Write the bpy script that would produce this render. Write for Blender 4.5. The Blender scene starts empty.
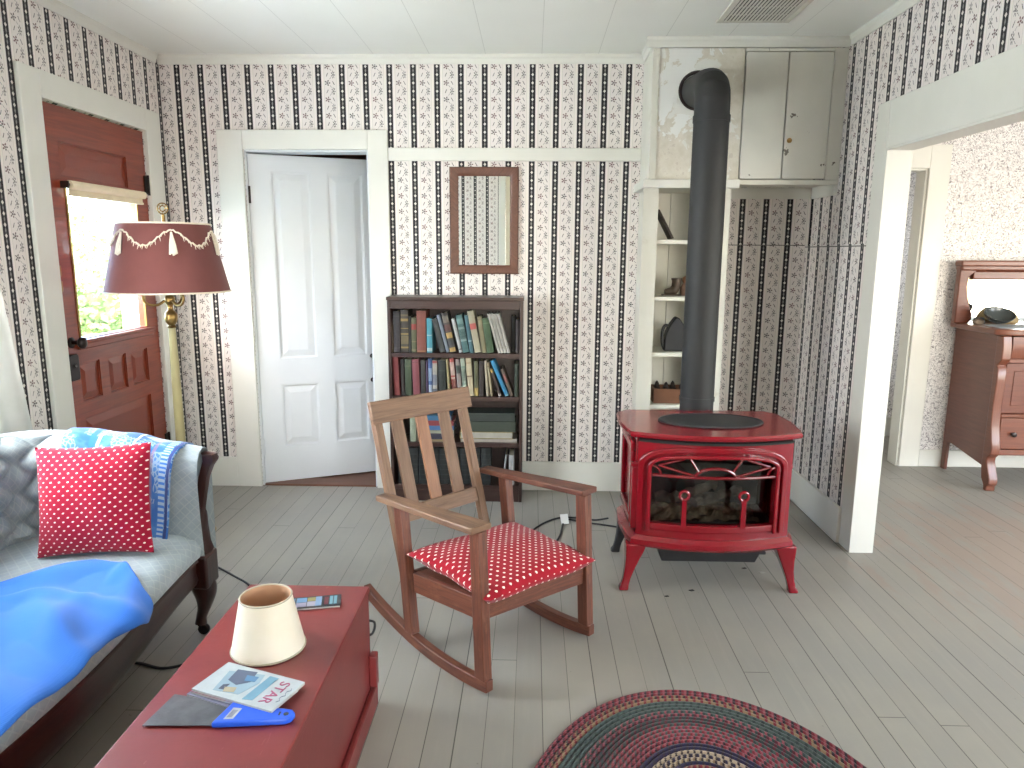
import bpy, bmesh, math, random
from mathutils import Vector, Matrix
random.seed(7)
C = bpy.context.scene.collection
PI = math.pi

# ------------------------------------------------------------------ node helpers
class NT:
    def __init__(s, name):
        s.m = bpy.data.materials.new(name); s.m.use_nodes = True
        s.t = s.m.node_tree; s.t.nodes.clear()
        s.out = s.t.nodes.new('ShaderNodeOutputMaterial')
    def n(s, typ, **kw):
        d = s.t.nodes.new(typ)
        for k, v in kw.items(): setattr(d, k, v)
        return d
    def l(s, a, b): s.t.links.new(a, b)
    def inp(s, sock, v):
        if isinstance(v, bpy.types.NodeSocket): s.l(v, sock)
        else: sock.default_value = v
    def math(s, op, a, b=None, c=None):
        d = s.n('ShaderNodeMath', operation=op)
        s.inp(d.inputs[0], a)
        if b is not None: s.inp(d.inputs[1], b)
        if c is not None: s.inp(d.inputs[2], c)
        return d.outputs[0]
    def add(s, a, b): return s.math('ADD', a, b)
    def sub(s, a, b): return s.math('SUBTRACT', a, b)
    def mul(s, a, b): return s.math('MULTIPLY', a, b)
    def div(s, a, b): return s.math('DIVIDE', a, b)
    def abs(s, a): return s.math('ABSOLUTE', a)
    def mod(s, a, b): return s.math('FLOORED_MODULO', a, b)
    def lt(s, a, b): return s.math('LESS_THAN', a, b)
    def gt(s, a, b): return s.math('GREATER_THAN', a, b)
    def mx(s, a, b): return s.math('MAXIMUM', a, b)
    def mn(s, a, b): return s.math('MINIMUM', a, b)
    def floor(s, a): return s.math('FLOOR', a)
    def ramp01(s, a, lo, hi):
        d = s.n('ShaderNodeMapRange', interpolation_type='SMOOTHSTEP')
        s.inp(d.inputs[0], a); d.inputs[1].default_value = lo; d.inputs[2].default_value = hi
        return d.outputs[0]
    def centred(s, a, p, off=0.0):      # signed distance to the nearest multiple of p (+off)
        return s.sub(s.mod(s.add(a, p/2 - off), p), p/2)
    def uv(s):
        d = s.n('ShaderNodeUVMap'); x = s.n('ShaderNodeSeparateXYZ'); s.l(d.outputs[0], x.inputs[0])
        return x.outputs[0], x.outputs[1], d.outputs[0]
    def obj(s):
        d = s.n('ShaderNodeTexCoord'); return d.outputs['Object']
    def scale(s, vec, sc):
        d = s.n('ShaderNodeMapping'); s.l(vec, d.inputs[0]); d.inputs['Scale'].default_value = sc; return d.outputs[0]
    def comb(s, x, y, z=0.0):
        d = s.n('ShaderNodeCombineXYZ'); s.inp(d.inputs[0], x); s.inp(d.inputs[1], y); s.inp(d.inputs[2], z); return d.outputs[0]
    def noise(s, vec, sc, det=3.0, rough=.55, dist=0.0):
        d = s.n('ShaderNodeTexNoise'); s.l(vec, d.inputs['Vector'])
        d.inputs['Scale'].default_value = sc; d.inputs['Detail'].default_value = det
        d.inputs['Roughness'].default_value = rough; d.inputs['Distortion'].default_value = dist
        return d.outputs['Fac']
    def white(s, v):
        d = s.n('ShaderNodeTexWhiteNoise', noise_dimensions='1D'); s.inp(d.inputs['W'], v); return d.outputs['Value']
    def mix(s, f, a, b, blend='MIX'):
        d = s.n('ShaderNodeMix', data_type='RGBA', blend_type=blend)
        s.inp(d.inputs[0], f)
        for sock, v in ((d.inputs[6], a), (d.inputs[7], b)):
            if isinstance(v, (tuple, list)): sock.default_value = (*v[:3], 1)
            else: s.l(v, sock)
        return d.outputs[2]
    def cramp(s, f, stops, mode='LINEAR'):
        d = s.n('ShaderNodeValToRGB'); s.inp(d.inputs[0], f); r = d.color_ramp; r.interpolation = mode
        while len(r.elements) < len(stops): r.elements.new(0.5)
        for e, (p, c) in zip(r.elements, stops): e.position = p; e.color = (*c, 1)
        return d.outputs[0]
    def bsdf(s, col, rough=.5, metal=0.0, bump=None, bstr=.3, bdist=.002, coat=0.0, spec=.5, sheen=0.0):
        b = s.n('ShaderNodeBsdfPrincipled')
        if isinstance(col, (tuple, list)): b.inputs['Base Color'].default_value = (*col[:3], 1)
        else: s.l(col, b.inputs['Base Color'])
        s.inp(b.inputs['Roughness'], rough); b.inputs['Metallic'].default_value = metal
        b.inputs['Coat Weight'].default_value = coat; b.inputs['Coat Roughness'].default_value = .12
        b.inputs['Specular IOR Level'].default_value = spec
        b.inputs['Sheen Weight'].default_value = sheen
        if bump is not None:
            d = s.n('ShaderNodeBump'); d.inputs['Strength'].default_value = bstr; d.inputs['Distance'].default_value = bdist
            s.l(bump, d.inputs['Height']); s.l(d.outputs[0], b.inputs['Normal'])
        s.l(b.outputs[0], s.out.inputs['Surface'])
        return b

def srgb(r, g, b):
    f = lambda c: (c/255/12.92) if c/255 <= .04045 else ((c/255+.055)/1.055)**2.4
    return (f(r), f(g), f(b))

def paint(name, col, rough=.5, var=.06, sc=6.0, bump=.08, metal=0.0, coat=0.0, dirt=None):
    t = NT(name); v = t.obj()
    n = t.noise(v, sc, 4.0)
    c = t.mix(t.ramp01(n, .3, .7), tuple(x*(1-var) for x in col), tuple(min(1, x*(1+var)) for x in col))
    if dirt:
        c = t.mix(t.mul(t.ramp01(t.noise(v, 9.0, 6.0, .7), .58, .72), .55), c, dirt)
    t.bsdf(c, rough, metal, t.noise(v, 90.0, 3.0), bump, coat=coat)
    return t.m

def wood(name, c1, c2, rough=.45, gs=1.0, coat=0.0, wear=None):
    t = NT(name); u, v, uvv = t.uv(); c1, c2 = [tuple(x*.62 for x in q) for q in (c1, c2)]
    wear = tuple(x*.62 for x in wear) if wear else None
    w = t.scale(uvv, (2.2*gs, 34*gs, 1))
    n1 = t.noise(w, 1.6, 5.0, .6, 1.2)
    fine = t.noise(t.scale(uvv, (9*gs, 260*gs, 1)), 1.0, 3.0, .6)
    f = t.ramp01(t.add(t.mul(n1, .75), t.mul(fine, .3)), .3, .75)
    c = t.mix(f, c1, c2)
    if wear:
        c = t.mix(t.mul(t.ramp01(t.noise(t.scale(uvv, (5, 12, 1)), 2.0, 5.0, .7), .5, .75), .7), c, wear)
    t.bsdf(c, rough, 0, fine, .25, .0012, coat=coat)
    return t.m

def fabric(name, col, var=.08, sc=18.0, rough=.9, weave=420.0):
    t = NT(name); u, v, uvv = t.uv()
    n = t.noise(t.obj(), sc, 4.0)
    c = t.mix(t.ramp01(n, .3, .7), tuple(x*(1-var) for x in col), tuple(min(1, x*(1+var)) for x in col))
    wv = t.add(t.math('SINE', t.mul(u, weave*3)), t.math('SINE', t.mul(v, weave*3)))
    t.bsdf(c, rough, 0, wv, .12, .001, spec=.2, sheen=.15)
    return t.m

# ------------------------------------------------------------------ materials
M = {}
M['white'] = paint('white_paint', srgb(220, 218, 208), .42, .03, 3.0)
M['ceil'] = None
M['cabwhite'] = paint('cream_board_paint', srgb(216, 213, 200), .5, .04, 4.0, dirt=srgb(196, 188, 170))
M['doorwhite'] = paint('door_paint', srgb(216, 218, 219), .38, .02, 3.0)

def wallpaper(name, phase, voff=0.0):
    t = NT(name); u, v, uvv = t.uv()
    p, q = .137, .0898
    d0 = t.centred(u, p, phase)                       # from the black band's centre
    d = t.mod(t.sub(u, phase), p)
    vv = t.add(v, voff)
    bg = t.mix(t.ramp01(t.noise(uvv, 2.0, 3.0), .3, .7), srgb(223, 214, 208), srgb(230, 222, 216))
    wob = t.noise(uvv, 160.0, 2.0)
    wo = t.mul(t.sub(wob, .5), .006)
    # pale green-grey margins beside the band
    marg = t.lt(t.abs(t.sub(t.abs(d0), .0275)), .004)
    bg = t.mix(t.mul(marg, .5), bg, srgb(238, 234, 222))
    bg = t.mix(t.mul(t.lt(t.abs(t.sub(t.abs(d0), .0330)), .0011), .45), bg, srgb(170, 165, 158))
    def local(du, dv): # local coords around a motif repeated every q
        x = t.add(t.sub(d, du), wo); y = t.centred(vv, q, dv); return x, y
    # flower cluster
    x, y = local(.052, 0.0)
    r = t.math('SQRT', t.add(t.mul(x, x), t.mul(y, y)))
    th = t.math('ARCTAN2', y, x)
    pet = t.add(.0118, t.mul(t.math('COSINE', t.mul(th, 5.0)), .0052))
    hole = t.gt(t.abs(t.sub(r, .0062)), .0012)
    flower = t.mul(t.lt(r, pet), hole)
    # leaf cluster (scalloped, tall)
    x2, y2 = local(.0855, q/2)
    y2s = t.mul(y2, .52)
    r2 = t.math('SQRT', t.add(t.mul(x2, x2), t.mul(y2s, y2s)))
    th2 = t.math('ARCTAN2', y2s, x2)
    lf = t.lt(r2, t.add(.0084, t.mul(t.math('COSINE', t.add(t.mul(th2, 7.0), .7)), .0036)))
    lf = t.mul(lf, t.gt(t.abs(t.sub(r2, .0046)), .0011))
    # little strokes
    def stroke(du, dv, slope, L=.0100, w=.0022):
        x, y = local(du, dv)
        return t.mul(t.lt(t.abs(t.sub(x, t.mul(y, slope))), w), t.lt(t.abs(y), L))
    s1 = stroke(.051, q/2, .45); s2 = stroke(.0865, 0.0, -.55); s3 = stroke(.070, .30*q, .8, .006, .0014); s4 = stroke(.071, -.2*q, -.9, .006, .0014)
    hue = t.noise(uvv, 14.0, 2.0)
    dark = t.mix(t.ramp01(hue, .4, .6), srgb(58, 50, 50), srgb(104, 56, 58))
    green = t.mix(t.ramp01(hue, .4, .6), srgb(70, 68, 60), srgb(60, 56, 60))
    c = t.mix(t.mul(flower, .9), bg, dark)
    c = t.mix(t.mul(lf, .85), c, green)
    c = t.mix(t.mul(t.mx(t.mx(s1, s2), t.mx(s3, s4)), .8), c, srgb(60, 54, 52))
    # band
    band = t.lt(t.abs(d0), .0168)
    c = t.mix(band, c, srgb(22, 19, 24))
    dv = t.centred(vv, q/2, 0.0)
    dia = t.lt(t.add(t.abs(d0), t.mul(t.abs(dv), .80)), .0078)
    dv2 = t.centred(vv, q/2, q/4)
    dia2 = t.lt(t.add(t.abs(d0), t.mul(t.abs(dv2), .34)), .0046)
    c = t.mix(t.mul(band, dia), c, srgb(222, 216, 206))
    c = t.mix(t.mul(t.mul(band, dia2), .6), c, srgb(170, 165, 160))
    t.bsdf(c, .62, 0, t.noise(uvv, 60, 2.0), .05)
    return t.m
M['wp_back'] = wallpaper('striped_wallpaper_back', .1273)
M['wp_left'] = wallpaper('striped_wallpaper_left', -.0167)
M['wp_right'] = wallpaper('striped_wallpaper_right', -.3966)
M['wp_right_low'] = wallpaper('striped_wallpaper_right_low', -.335)
M['wp_rear'] = wallpaper('striped_wallpaper_rear', .03)

def floral():
    t = NT('small_floral_wallpaper'); u, v, uvv = t.uv()
    bg = srgb(236, 232, 228)
    warp = t.noise(uvv, 9.0, 2.0)
    n = t.noise(uvv, 30.0, 1.0, .5, 2.4)
    vine = t.lt(t.abs(t.sub(n, .5)), .029)
    d = t.n('ShaderNodeTexVoronoi'); t.l(uvv, d.inputs['Vector']); d.inputs['Scale'].default_value = 62.0
    leaf = t.lt(t.add(d.outputs['Distance'], t.mul(warp, .25)), .27)
    d2 = t.n('ShaderNodeTexVoronoi'); t.l(uvv, d2.inputs['Vector']); d2.inputs['Scale'].default_value = 17.0
    ros = t.lt(d2.outputs['Distance'], .2)
    c = t.mix(t.mul(vine, .9), bg, srgb(112, 104, 106))
    c = t.mix(t.mul(leaf, .85), c, srgb(84, 76, 78))
    c = t.mix(t.mul(ros, .25), c, srgb(150, 128, 130))
    t.bsdf(c, .65)
    return t.m
M['floral'] = floral()

def floor_mat():
    t = NT('painted_floorboards'); u, v, uvv = t.uv()
    p = .0903
    uu = t.add(u, .4039)
    idx = t.floor(t.div(uu, p))
    du = t.abs(t.centred(uu, p, 0.0))
    rnd = t.white(idx); rnd2 = t.white(t.add(idx, 311.7))
    rs = t.white(t.add(t.math('ROUND', t.div(uu, p)), 77.3))
    seam = t.lt(du, t.add(.0004, t.mul(rs, .0016)))
    L = 5.2
    cross = t.lt(t.abs(t.centred(t.add(v, t.mul(rnd, 9.0)), L, 0.0)), .0016)
    base = t.mix(rnd, srgb(146, 141, 131), srgb(155, 150, 139))
    big = t.noise(uvv, 1.3, 5.0, .6)
    base = t.mix(t.ramp01(big, .35, .7), base, srgb(141, 138, 131))
    st = t.noise(t.scale(uvv, (40, 3, 1)), 1.0, 4.0, .6)
    base = t.mix(t.mul(t.ramp01(st, .45, .75), .35), base, srgb(155, 149, 139))
    # worn paint by the wide opening, the wood showing through
    dx = t.div(t.sub(u, 2.55), .85); dy = t.div(t.sub(v, -1.1), 1.1)
    rr = t.math('SQRT', t.add(t.mul(dx, dx), t.mul(dy, dy)))
    wn = t.noise(t.scale(uvv, (5.0, 1.5, 1)), 1.4, 6.0, .65)
    worn = t.mul(t.ramp01(t.sub(wn, t.mul(rr, .30)), .20, .36), .5)
    base = t.mix(worn, base, srgb(152, 130, 116))
    specks = t.gt(t.noise(uvv, 38.0, 2.0), .76)
    base = t.mix(t.mul(specks, .5), base, srgb(98, 92, 88))
    c = t.mix(t.mx(t.mul(seam, .85), t.mul(cross, .8)), base, srgb(58, 54, 50))
    hgt = t.sub(t.mul(st, .25), t.mx(seam, cross))
    t.bsdf(c, .50, 0, hgt, .35, .002, spec=.4)
    return t.m
M['floor'] = floor_mat()

def ceil_mat():
    t = NT('ceiling_panels'); u, v, uvv = t.uv()
    du = t.abs(t.centred(u, .319, .041))
    idx = t.floor(t.div(t.sub(u, .041), .319))
    seam = t.lt(du, .0016)
    cross = t.lt(t.abs(t.centred(t.add(v, t.mul(t.white(idx), 3.0)), 2.44, 0.0)), .0012)
    base = t.mix(t.ramp01(t.noise(uvv, 1.1, 3.0), .3, .7), srgb(236, 236, 228), srgb(241, 241, 234))
    c = t.mix(t.mul(seam, .35), base, srgb(150, 147, 138))
    t.bsdf(c, .6, 0, seam, .3, -.002)
    return t.m
M['ceil'] = ceil_mat()

def plaster_mat():
    t = NT('peeling_plaster'); v = t.obj()
    a = t.noise(v, 6.5, 5.0, .6, .6); b = t.noise(v, 22.0, 5.0, .65)
    c = t.mix(t.ramp01(b, .3, .7), srgb(206, 199, 182), srgb(218, 212, 198))
    g = t.n('ShaderNodeNewGeometry'); s3 = t.n('ShaderNodeSeparateXYZ'); t.l(g.outputs['Position'], s3.inputs[0])
    dx = t.sub(s3.outputs[0], .82); dz = t.mul(t.sub(s3.outputs[2], 2.31), .85)
    rr = t.math('SQRT', t.add(t.mul(dx, dx), t.mul(dz, dz)))
    halo = t.ramp01(t.add(rr, t.mul(t.sub(a, .5), .75)), .165, .145)
    c = t.mix(t.ramp01(a, .56, .59), c, srgb(224, 223, 214))
    c = t.mix(t.mul(t.ramp01(t.sub(b, a), .12, .20), .45), c, srgb(178, 166, 150))
    c = t.mix(halo, c, srgb(232, 232, 226))
    t.bsdf(c, .8, 0, t.add(a, t.mul(b, .4)), .5, .006)
    return t.m
M['plaster'] = plaster_mat()

def chipped(name, col):
    t = NT(name); v = t.obj()
    n = t.noise(v, 4.0, 3.0)
    c = t.mix(t.ramp01(n, .3, .7), tuple(x*.96 for x in col), tuple(x*1.03 for x in col))
    chips = t.mul(t.gt(t.noise(v, 16.0, 4.0, .6), .69), t.gt(t.noise(v, 3.0, 2.0), .48))
    c = t.mix(chips, c, srgb(104, 96, 84))
    t.bsdf(c, .5, 0, t.noise(v, 60.0, 2.0), .1)
    return t.m
M['chip'] = chipped('chipped_cream_paint', srgb(214, 211, 199))

M['door_brown'] = wood('varnished_red_brown_wood', srgb(134, 46, 24), srgb(172, 72, 38), .35, .6, coat=.3)
M['book_case'] = wood('dark_brown_case_wood', srgb(56, 34, 28), srgb(76, 48, 40), .38, .8, coat=.2)
M['frame_brown'] = wood('mirror_frame_wood', srgb(104, 62, 46), srgb(132, 84, 62), .4, 1.2)
M['rock_dark'] = wood('rocker_red_brown_wood', srgb(88, 46, 34), srgb(140, 82, 58), .45, 1.0, wear=srgb(158, 104, 76))
M['rock_grey'] = wood('rocker_weathered_wood', srgb(112, 80, 58), srgb(164, 126, 96), .55, 1.0, wear=srgb(150, 108, 80))
M['rock_orange'] = wood('rocker_orange_wood', srgb(146, 94, 62), srgb(182, 130, 92), .5, 1.0)
M['sofa_wood'] = wood('dark_mahogany', srgb(44, 18, 14), srgb(74, 32, 24), .28, 1.0, coat=.5)
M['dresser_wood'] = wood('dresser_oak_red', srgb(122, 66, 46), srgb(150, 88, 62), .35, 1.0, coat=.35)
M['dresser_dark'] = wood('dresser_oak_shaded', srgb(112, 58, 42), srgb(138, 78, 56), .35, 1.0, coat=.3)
M['closet'] = wood('closet_brown_boards', srgb(110, 70, 50), srgb(140, 94, 70), .5, .5)

def chest_mat():
    t = NT('worn_red_chest_paint'); v = t.obj()
    n = t.noise(v, 5.0, 4.0)
    c = t.mix(t.ramp01(n, .3, .7), srgb(106, 36, 36), srgb(118, 44, 42))
    sc = t.gt(t.noise(t.scale(v, (26, 10, 26)), 1.0, 5.0, .7), .70)
    c = t.mix(t.mul(sc, .5), c, srgb(150, 100, 92))
    scr = t.gt(t.noise(t.scale(v, (70, 9, 40)), 1.0, 2.0, .5, 1.5), .74)
    c = t.mix(t.mul(scr, .35), c, srgb(146, 86, 80))
    t.bsdf(c, .36, 0, t.noise(v, 55.0, 3.0), .12, coat=.1)
    return t.m
M['chest'] = chest_mat()
M['enamel'] = paint('red_enamel', srgb(128, 8, 24), .20, .03, 3.0, .02, coat=.4)
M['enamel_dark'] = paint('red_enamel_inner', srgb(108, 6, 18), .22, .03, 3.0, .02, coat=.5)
M['iron'] = paint('matt_black_iron', srgb(40, 40, 41), .55, .08, 10.0, .15)
M['pipe'] = paint('black_stove_pipe', srgb(34, 34, 33), .62, .05, 5.0, .06)
M['soot'] = paint('firebox_soot', srgb(26, 25, 24), .85, .2, 12.0, .3)
M['stone'] = paint('ceramic_embers', srgb(120, 108, 90), .9, .3, 40.0, .6)
M['log'] = paint('ceramic_log', srgb(96, 86, 76), .9, .35, 22.0, .7)
M['brass'] = paint('aged_brass', srgb(150, 122, 74), .35, .15, 20.0, .05, metal=.9)
M['cream_enamel'] = paint('cream_lamp_pole', srgb(168, 156, 112), .35, .06, 8.0)
M['lamp_shade'] = fabric('mauve_lampshade', srgb(112, 66, 62), .03)
M['cream_braid'] = fabric('cream_braid', srgb(228, 216, 196), .06)
M['seat_fabric'] = None
M['blue_cloth'] = fabric('plain_blue_cloth', srgb(44, 102, 184), .05, 8.0)
M['black_plastic'] = paint('black_rubber', srgb(28, 28, 30), .5, .05)
M['white_plastic'] = paint('white_plastic', srgb(226, 226, 222), .4, .02)
M['paper'] = paint('book_paper', srgb(216, 206, 184), .8, .05, 30.0)
M['blue_plastic'] = paint('blue_plastic', srgb(32, 84, 200), .35, .03)
M['steel'] = paint('scratched_dark_steel', srgb(92, 92, 94), .42, .25, 14.0, .2, metal=.55)
M['knob'] = paint('dark_bronze_knob', srgb(44, 36, 34), .3, .1, 20.0, .05, metal=.6)
M['shade_cream'] = fabric('roller_shade_cloth', srgb(222, 206, 176), .04)
M['vent'] = paint('vent_enamel', srgb(206, 202, 190), .45, .05, 8.0)
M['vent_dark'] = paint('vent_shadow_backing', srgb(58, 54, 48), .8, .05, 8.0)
M['lining'] = paint('tan_shade_lining', srgb(196, 156, 124), .8, .05)
M['chimney_ring'] = paint('rusty_thimble', srgb(44, 32, 30), .7, .2, 20.0, .3)

def parchment():
    t = NT('parchment_shade'); v = t.obj()
    n = t.noise(v, 9.0, 4.0)
    c = t.mix(t.ramp01(n, .35, .65), srgb(243, 235, 216), srgb(247, 240, 224))
    a = t.n('ShaderNodeBsdfDiffuse'); t.l(c, a.inputs[0])
    b = t.n('ShaderNodeBsdfTranslucent'); t.l(c, b.inputs[0])
    m = t.n('ShaderNodeMixShader'); m.inputs[0].default_value = .3
    t.l(a.outputs[0], m.inputs[1]); t.l(b.outputs[0], m.inputs[2]); t.l(m.outputs[0], t.out.inputs[0])
    return t.m
M['parchment'] = parchment()

def sheer():
    t = NT('sheer_curtain'); u, v, uvv = t.uv()
    c = t.mix(t.ramp01(t.noise(uvv, 8.0, 3.0), .3, .7), srgb(236, 240, 236), srgb(246, 248, 246))
    a = t.n('ShaderNodeBsdfDiffuse'); t.l(c, a.inputs[0])
    b = t.n('ShaderNodeBsdfTranslucent'); t.l(c, b.inputs[0])
    m = t.n('ShaderNodeMixShader'); m.inputs[0].default_value = .6
    t.l(a.outputs[0], m.inputs[1]); t.l(b.outputs[0], m.inputs[2])
    tr = t.n('ShaderNodeBsdfTransparent'); m2 = t.n('ShaderNodeMixShader'); m2.inputs[0].default_value = .3
    t.l(m.outputs[0], m2.inputs[1]); t.l(tr.outputs[0], m2.inputs[2]); t.l(m2.outputs[0], t.out.inputs[0])
    return t.m
M['sheer'] = sheer()

def glass(name, tint=(1, 1, 1), refl=.06):
    t = NT(name)
    a = t.n('ShaderNodeBsdfTransparent'); a.inputs[0].default_value = (*tint, 1)
    g = t.n('ShaderNodeBsdfGlossy'); g.inputs['Roughness'].default_value = .02
    f = t.n('ShaderNodeLayerWeight'); f.inputs['Blend'].default_value = .12
    k = t.math('ADD', t.mul(f.outputs['Fresnel'], .6), refl*.3)
    m = t.n('ShaderNodeMixShader'); t.l(k, m.inputs[0])
    t.l(a.outputs[0], m.inputs[1]); t.l(g.outputs[0], m.inputs[2]); t.l(m.outputs[0], t.out.inputs[0])
    return t.m
M['glass'] = glass('window_glass'); M['stove_glass'] = glass('smoky_stove_glass', (.84, .84, .82), .2)
def mirror_mat():
    t = NT('silvered_mirror'); g = t.n('ShaderNodeBsdfGlossy'); g.inputs['Roughness'].default_value = .01
    g.inputs['Color'].default_value = (.84, .86, .82, 1); t.l(g.outputs[0], t.out.inputs[0]); return t.m
M['mirror'] = mirror_mat()

def polka(name, col, ax=.0315, by=.0150, rd=.0034, cream=srgb(240, 226, 214)):
    t = NT(name); u, v, uvv = t.uv()
    row = t.floor(t.div(v, by)); sh = t.mul(t.mod(row, 2.0), ax/2)
    x = t.centred(t.add(u, sh), ax, 0.0); y = t.sub(t.mod(v, by), by/2)
    xr = t.add(t.mul(x, .88), t.mul(y, .45)); yr = t.sub(t.mul(y, .95), t.mul(x, .35))
    e = t.add(t.math('POWER', t.div(xr, rd*1.25), 2.0), t.math('POWER', t.div(yr, rd*.8), 2.0))
    dot = t.lt(e, 1.0)
    n = t.noise(t.obj(), 14.0, 3.0)
    c = t.mix(t.ramp01(n, .3, .7), tuple(k*.93 for k in col), tuple(k*1.05 for k in col))
    c = t.mix(dot, c, cream)
    t.bsdf(c, .85, 0, t.noise(uvv, 300.0, 2.0), .1, .001, spec=.2, sheen=.1)
    return t.m
M['polka_pillow'] = polka('red_dotted_cotton_pillow', srgb(154, 16, 46))
M['polka_seat'] = polka('red_dotted_cotton_seat', srgb(150, 14, 32), .037, .0182, .0047)

def damask():
    t = NT('pale_green_damask'); u, v, uvv = t.uv()
    p = .042
    a = t.add(u, v); b = t.sub(u, v)
    ga = t.lt(t.abs(t.centred(a, p, 0)), .0028); gb = t.lt(t.abs(t.centred(b, p, 0)), .0028)
    n = t.noise(uvv, 12.0, 3.0)
    c = t.mix(t.ramp01(n, .3, .7), srgb(150, 160, 164), srgb(162, 172, 176))
    c = t.mix(t.mul(t.mx(ga, gb), .35), c, srgb(188, 192, 186))
    t.bsdf(c, .8, 0, t.noise(uvv, 380.0, 2.0), .15, .001, spec=.25, sheen=.15)
    return t.m
M['seat_fabric'] = damask()

def throw_mat():
    t = NT('blue_white_woven_throw'); u, v, uvv = t.uv()
    base = t.mix(t.ramp01(t.noise(uvv, 14.0, 2.0), .42, .58), srgb(54, 104, 172), srgb(76, 126, 184))
    d = t.n('ShaderNodeTexVoronoi', feature='DISTANCE_TO_EDGE'); t.l(uvv, d.inputs['Vector']); d.inputs['Scale'].default_value = 60.0
    lace = t.mul(t.lt(d.outputs['Distance'], .13), t.gt(t.noise(uvv, 7.0, 2.0), .47))
    c = t.mix(t.mul(lace, .8), base, srgb(150, 172, 196))
    # border bands beside the hanging edge (u measured from the edge)
    b1 = t.lt(t.abs(t.sub(u, .035)), .014)
    chk = t.gt(t.math('SINE', t.mul(v, 420.0)), -.1)
    c = t.mix(b1, c, srgb(70, 124, 200)); c = t.mix(t.mul(b1, chk), c, srgb(168, 188, 206))
    b2 = t.lt(t.abs(t.sub(u, .012)), .006); c = t.mix(b2, c, srgb(58, 74, 128))
    b3 = t.lt(t.abs(t.sub(u, .085)), .006); c = t.mix(t.mul(b3, .6), c, srgb(150, 110, 110))
    b4 = t.lt(t.abs(t.sub(u, .165)), .004); c = t.mix(b4, c, srgb(232, 236, 238))
    b5 = t.lt(t.abs(t.sub(u, .30)), .006); c = t.mix(b5, c, srgb(232, 236, 238))
    b6 = t.lt(t.abs(t.sub(u, .325)), .010); c = t.mix(b6, c, srgb(52, 112, 204))
    t.bsdf(c, .9, 0, t.noise(uvv, 260.0, 2.0), .25, .002, spec=.15, sheen=.2)
    return t.m
M['throw'] = throw_mat()

def rug_mat():
    t = NT('braided_wool'); u, v, uvv = t.uv()       # u: ring number, v: metres along the braid
    f = t.math('FRACT', u); ring = t.floor(u)
    ch = t.math('FRACT', t.add(t.div(v, .030), t.add(t.mul(t.abs(t.sub(f, .5)), .9), t.mul(t.white(ring), 3.0))))
    k = t.div(t.add(ring, .5), 38.0)
    red = srgb(112, 42, 50); dred = srgb(84, 38, 46); teal = srgb(66, 78, 74); dteal = srgb(50, 60, 58); navy = srgb(44, 40, 64)
    cream = srgb(164, 146, 124); tan = srgb(128, 106, 80); dk = srgb(52, 44, 48); rose = srgb(134, 70, 78)
    def P(lst): return [(i/38.0, c) for i, c in lst]
    A = t.cramp(k, P([(0, red), (3, red), (4, teal), (8, dred), (11, red), (15, red), (17, navy), (19, cream), (20, dk), (21, cream), (22, navy), (23, red), (25, teal), (28, cream), (30, dred)]), 'CONSTANT')
    B = t.cramp(k, P([(0, dk), (3, tan), (4, dteal), (8, dteal), (11, teal), (15, dk), (17, navy), (19, dk), (20, cream), (21, dk), (22, navy), (23, dred), (25, dteal), (28, dk), (30, red)]), 'CONSTANT')
    D = t.cramp(k, P([(0, rose), (2, tan), (3, tan), (4, teal), (7, rose), (9, dteal), (12, rose), (17, dk), (19, cream), (20, navy), (21, tan), (22, dk), (23, tan), (25, teal), (28, cream), (30, rose)]), 'CONSTANT')
    c = t.mix(t.gt(ch, .36), A, B); c = t.mix(t.gt(ch, .70), c, D)
    edge = t.ramp01(t.abs(t.sub(f, .5)), .36, .5)
    c = t.mix(t.mul(edge, .45), c, srgb(40, 36, 38))
    c = t.mix(t.mul(t.gt(t.noise(uvv, 90.0, 2.0), .66), .25), c, srgb(170, 160, 140))
    t.bsdf(c, .95, 0, t.noise(t.scale(uvv, (40, 260, 1)), 1.0, 2.0), .4, .002, spec=.1, sheen=.2)
    return t.m
M['rug'] = rug_mat()
M['leaf'] = paint('garden_leaves', srgb(150, 172, 104), .6, .3, 3.0)
M['leaf2'] = paint('pale_garden_leaves', srgb(188, 204, 140), .6, .3, 3.0)
M['bark'] = paint('bark', srgb(110, 92, 74), .9, .2, 12.0, .5)
M['grass'] = paint('lawn', srgb(128, 160, 84), .95, .25, 3.0, .5)
_cols = {}
def colour(r, g, b, rough=.6):
    k = (r, g, b, rough)
    r, g, b = [int(x*.68+.05*(r+g+b)/3) for x in (r, g, b)]
    if k not in _cols: _cols[k] = paint('tint_%02x%02x%02x' % (r, g, b), srgb(r, g, b), rough, .06, 25.0, .05)
    return _cols[k]
# ------------------------------------------------------------------ geometry helpers
def B():
    b = bmesh.new(); b.loops.layers.uv.new('UVMap'); return b
def box(b, x0, x1, y0, y1, z0, z1, M4=None):
    uvl = b.loops.layers.uv.active
    sz = (abs(x1-x0), abs(y1-y0), abs(z1-z0)); la = sz.index(max(sz))
    off = (random.random()*7, random.random()*7)
    P = [Vector((x, y, z)) for x in (x0, x1) for y in (y0, y1) for z in (z0, z1)]
    V = [b.verts.new((M4 @ p) if M4 else p) for p in P]
    for ids, ax in (((0,1,3,2),0), ((4,6,7,5),0), ((0,4,5,1),1), ((2,3,7,6),1), ((0,2,6,4),2), ((1,5,7,3),2)):
        f = b.faces.new([V[i] for i in ids]); o = [a for a in (0,1,2) if a != ax]
        if la in o and o[0] != la: o = o[::-1]
        for lp, i in zip(f.loops, ids): lp[uvl].uv = (P[i][o[0]]+off[0], P[i][o[1]]+off[1])
    if M4 is not None and M4.determinant() < 0: bmesh.ops.reverse_faces(b, faces=b.faces[-6:])
    return b
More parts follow.
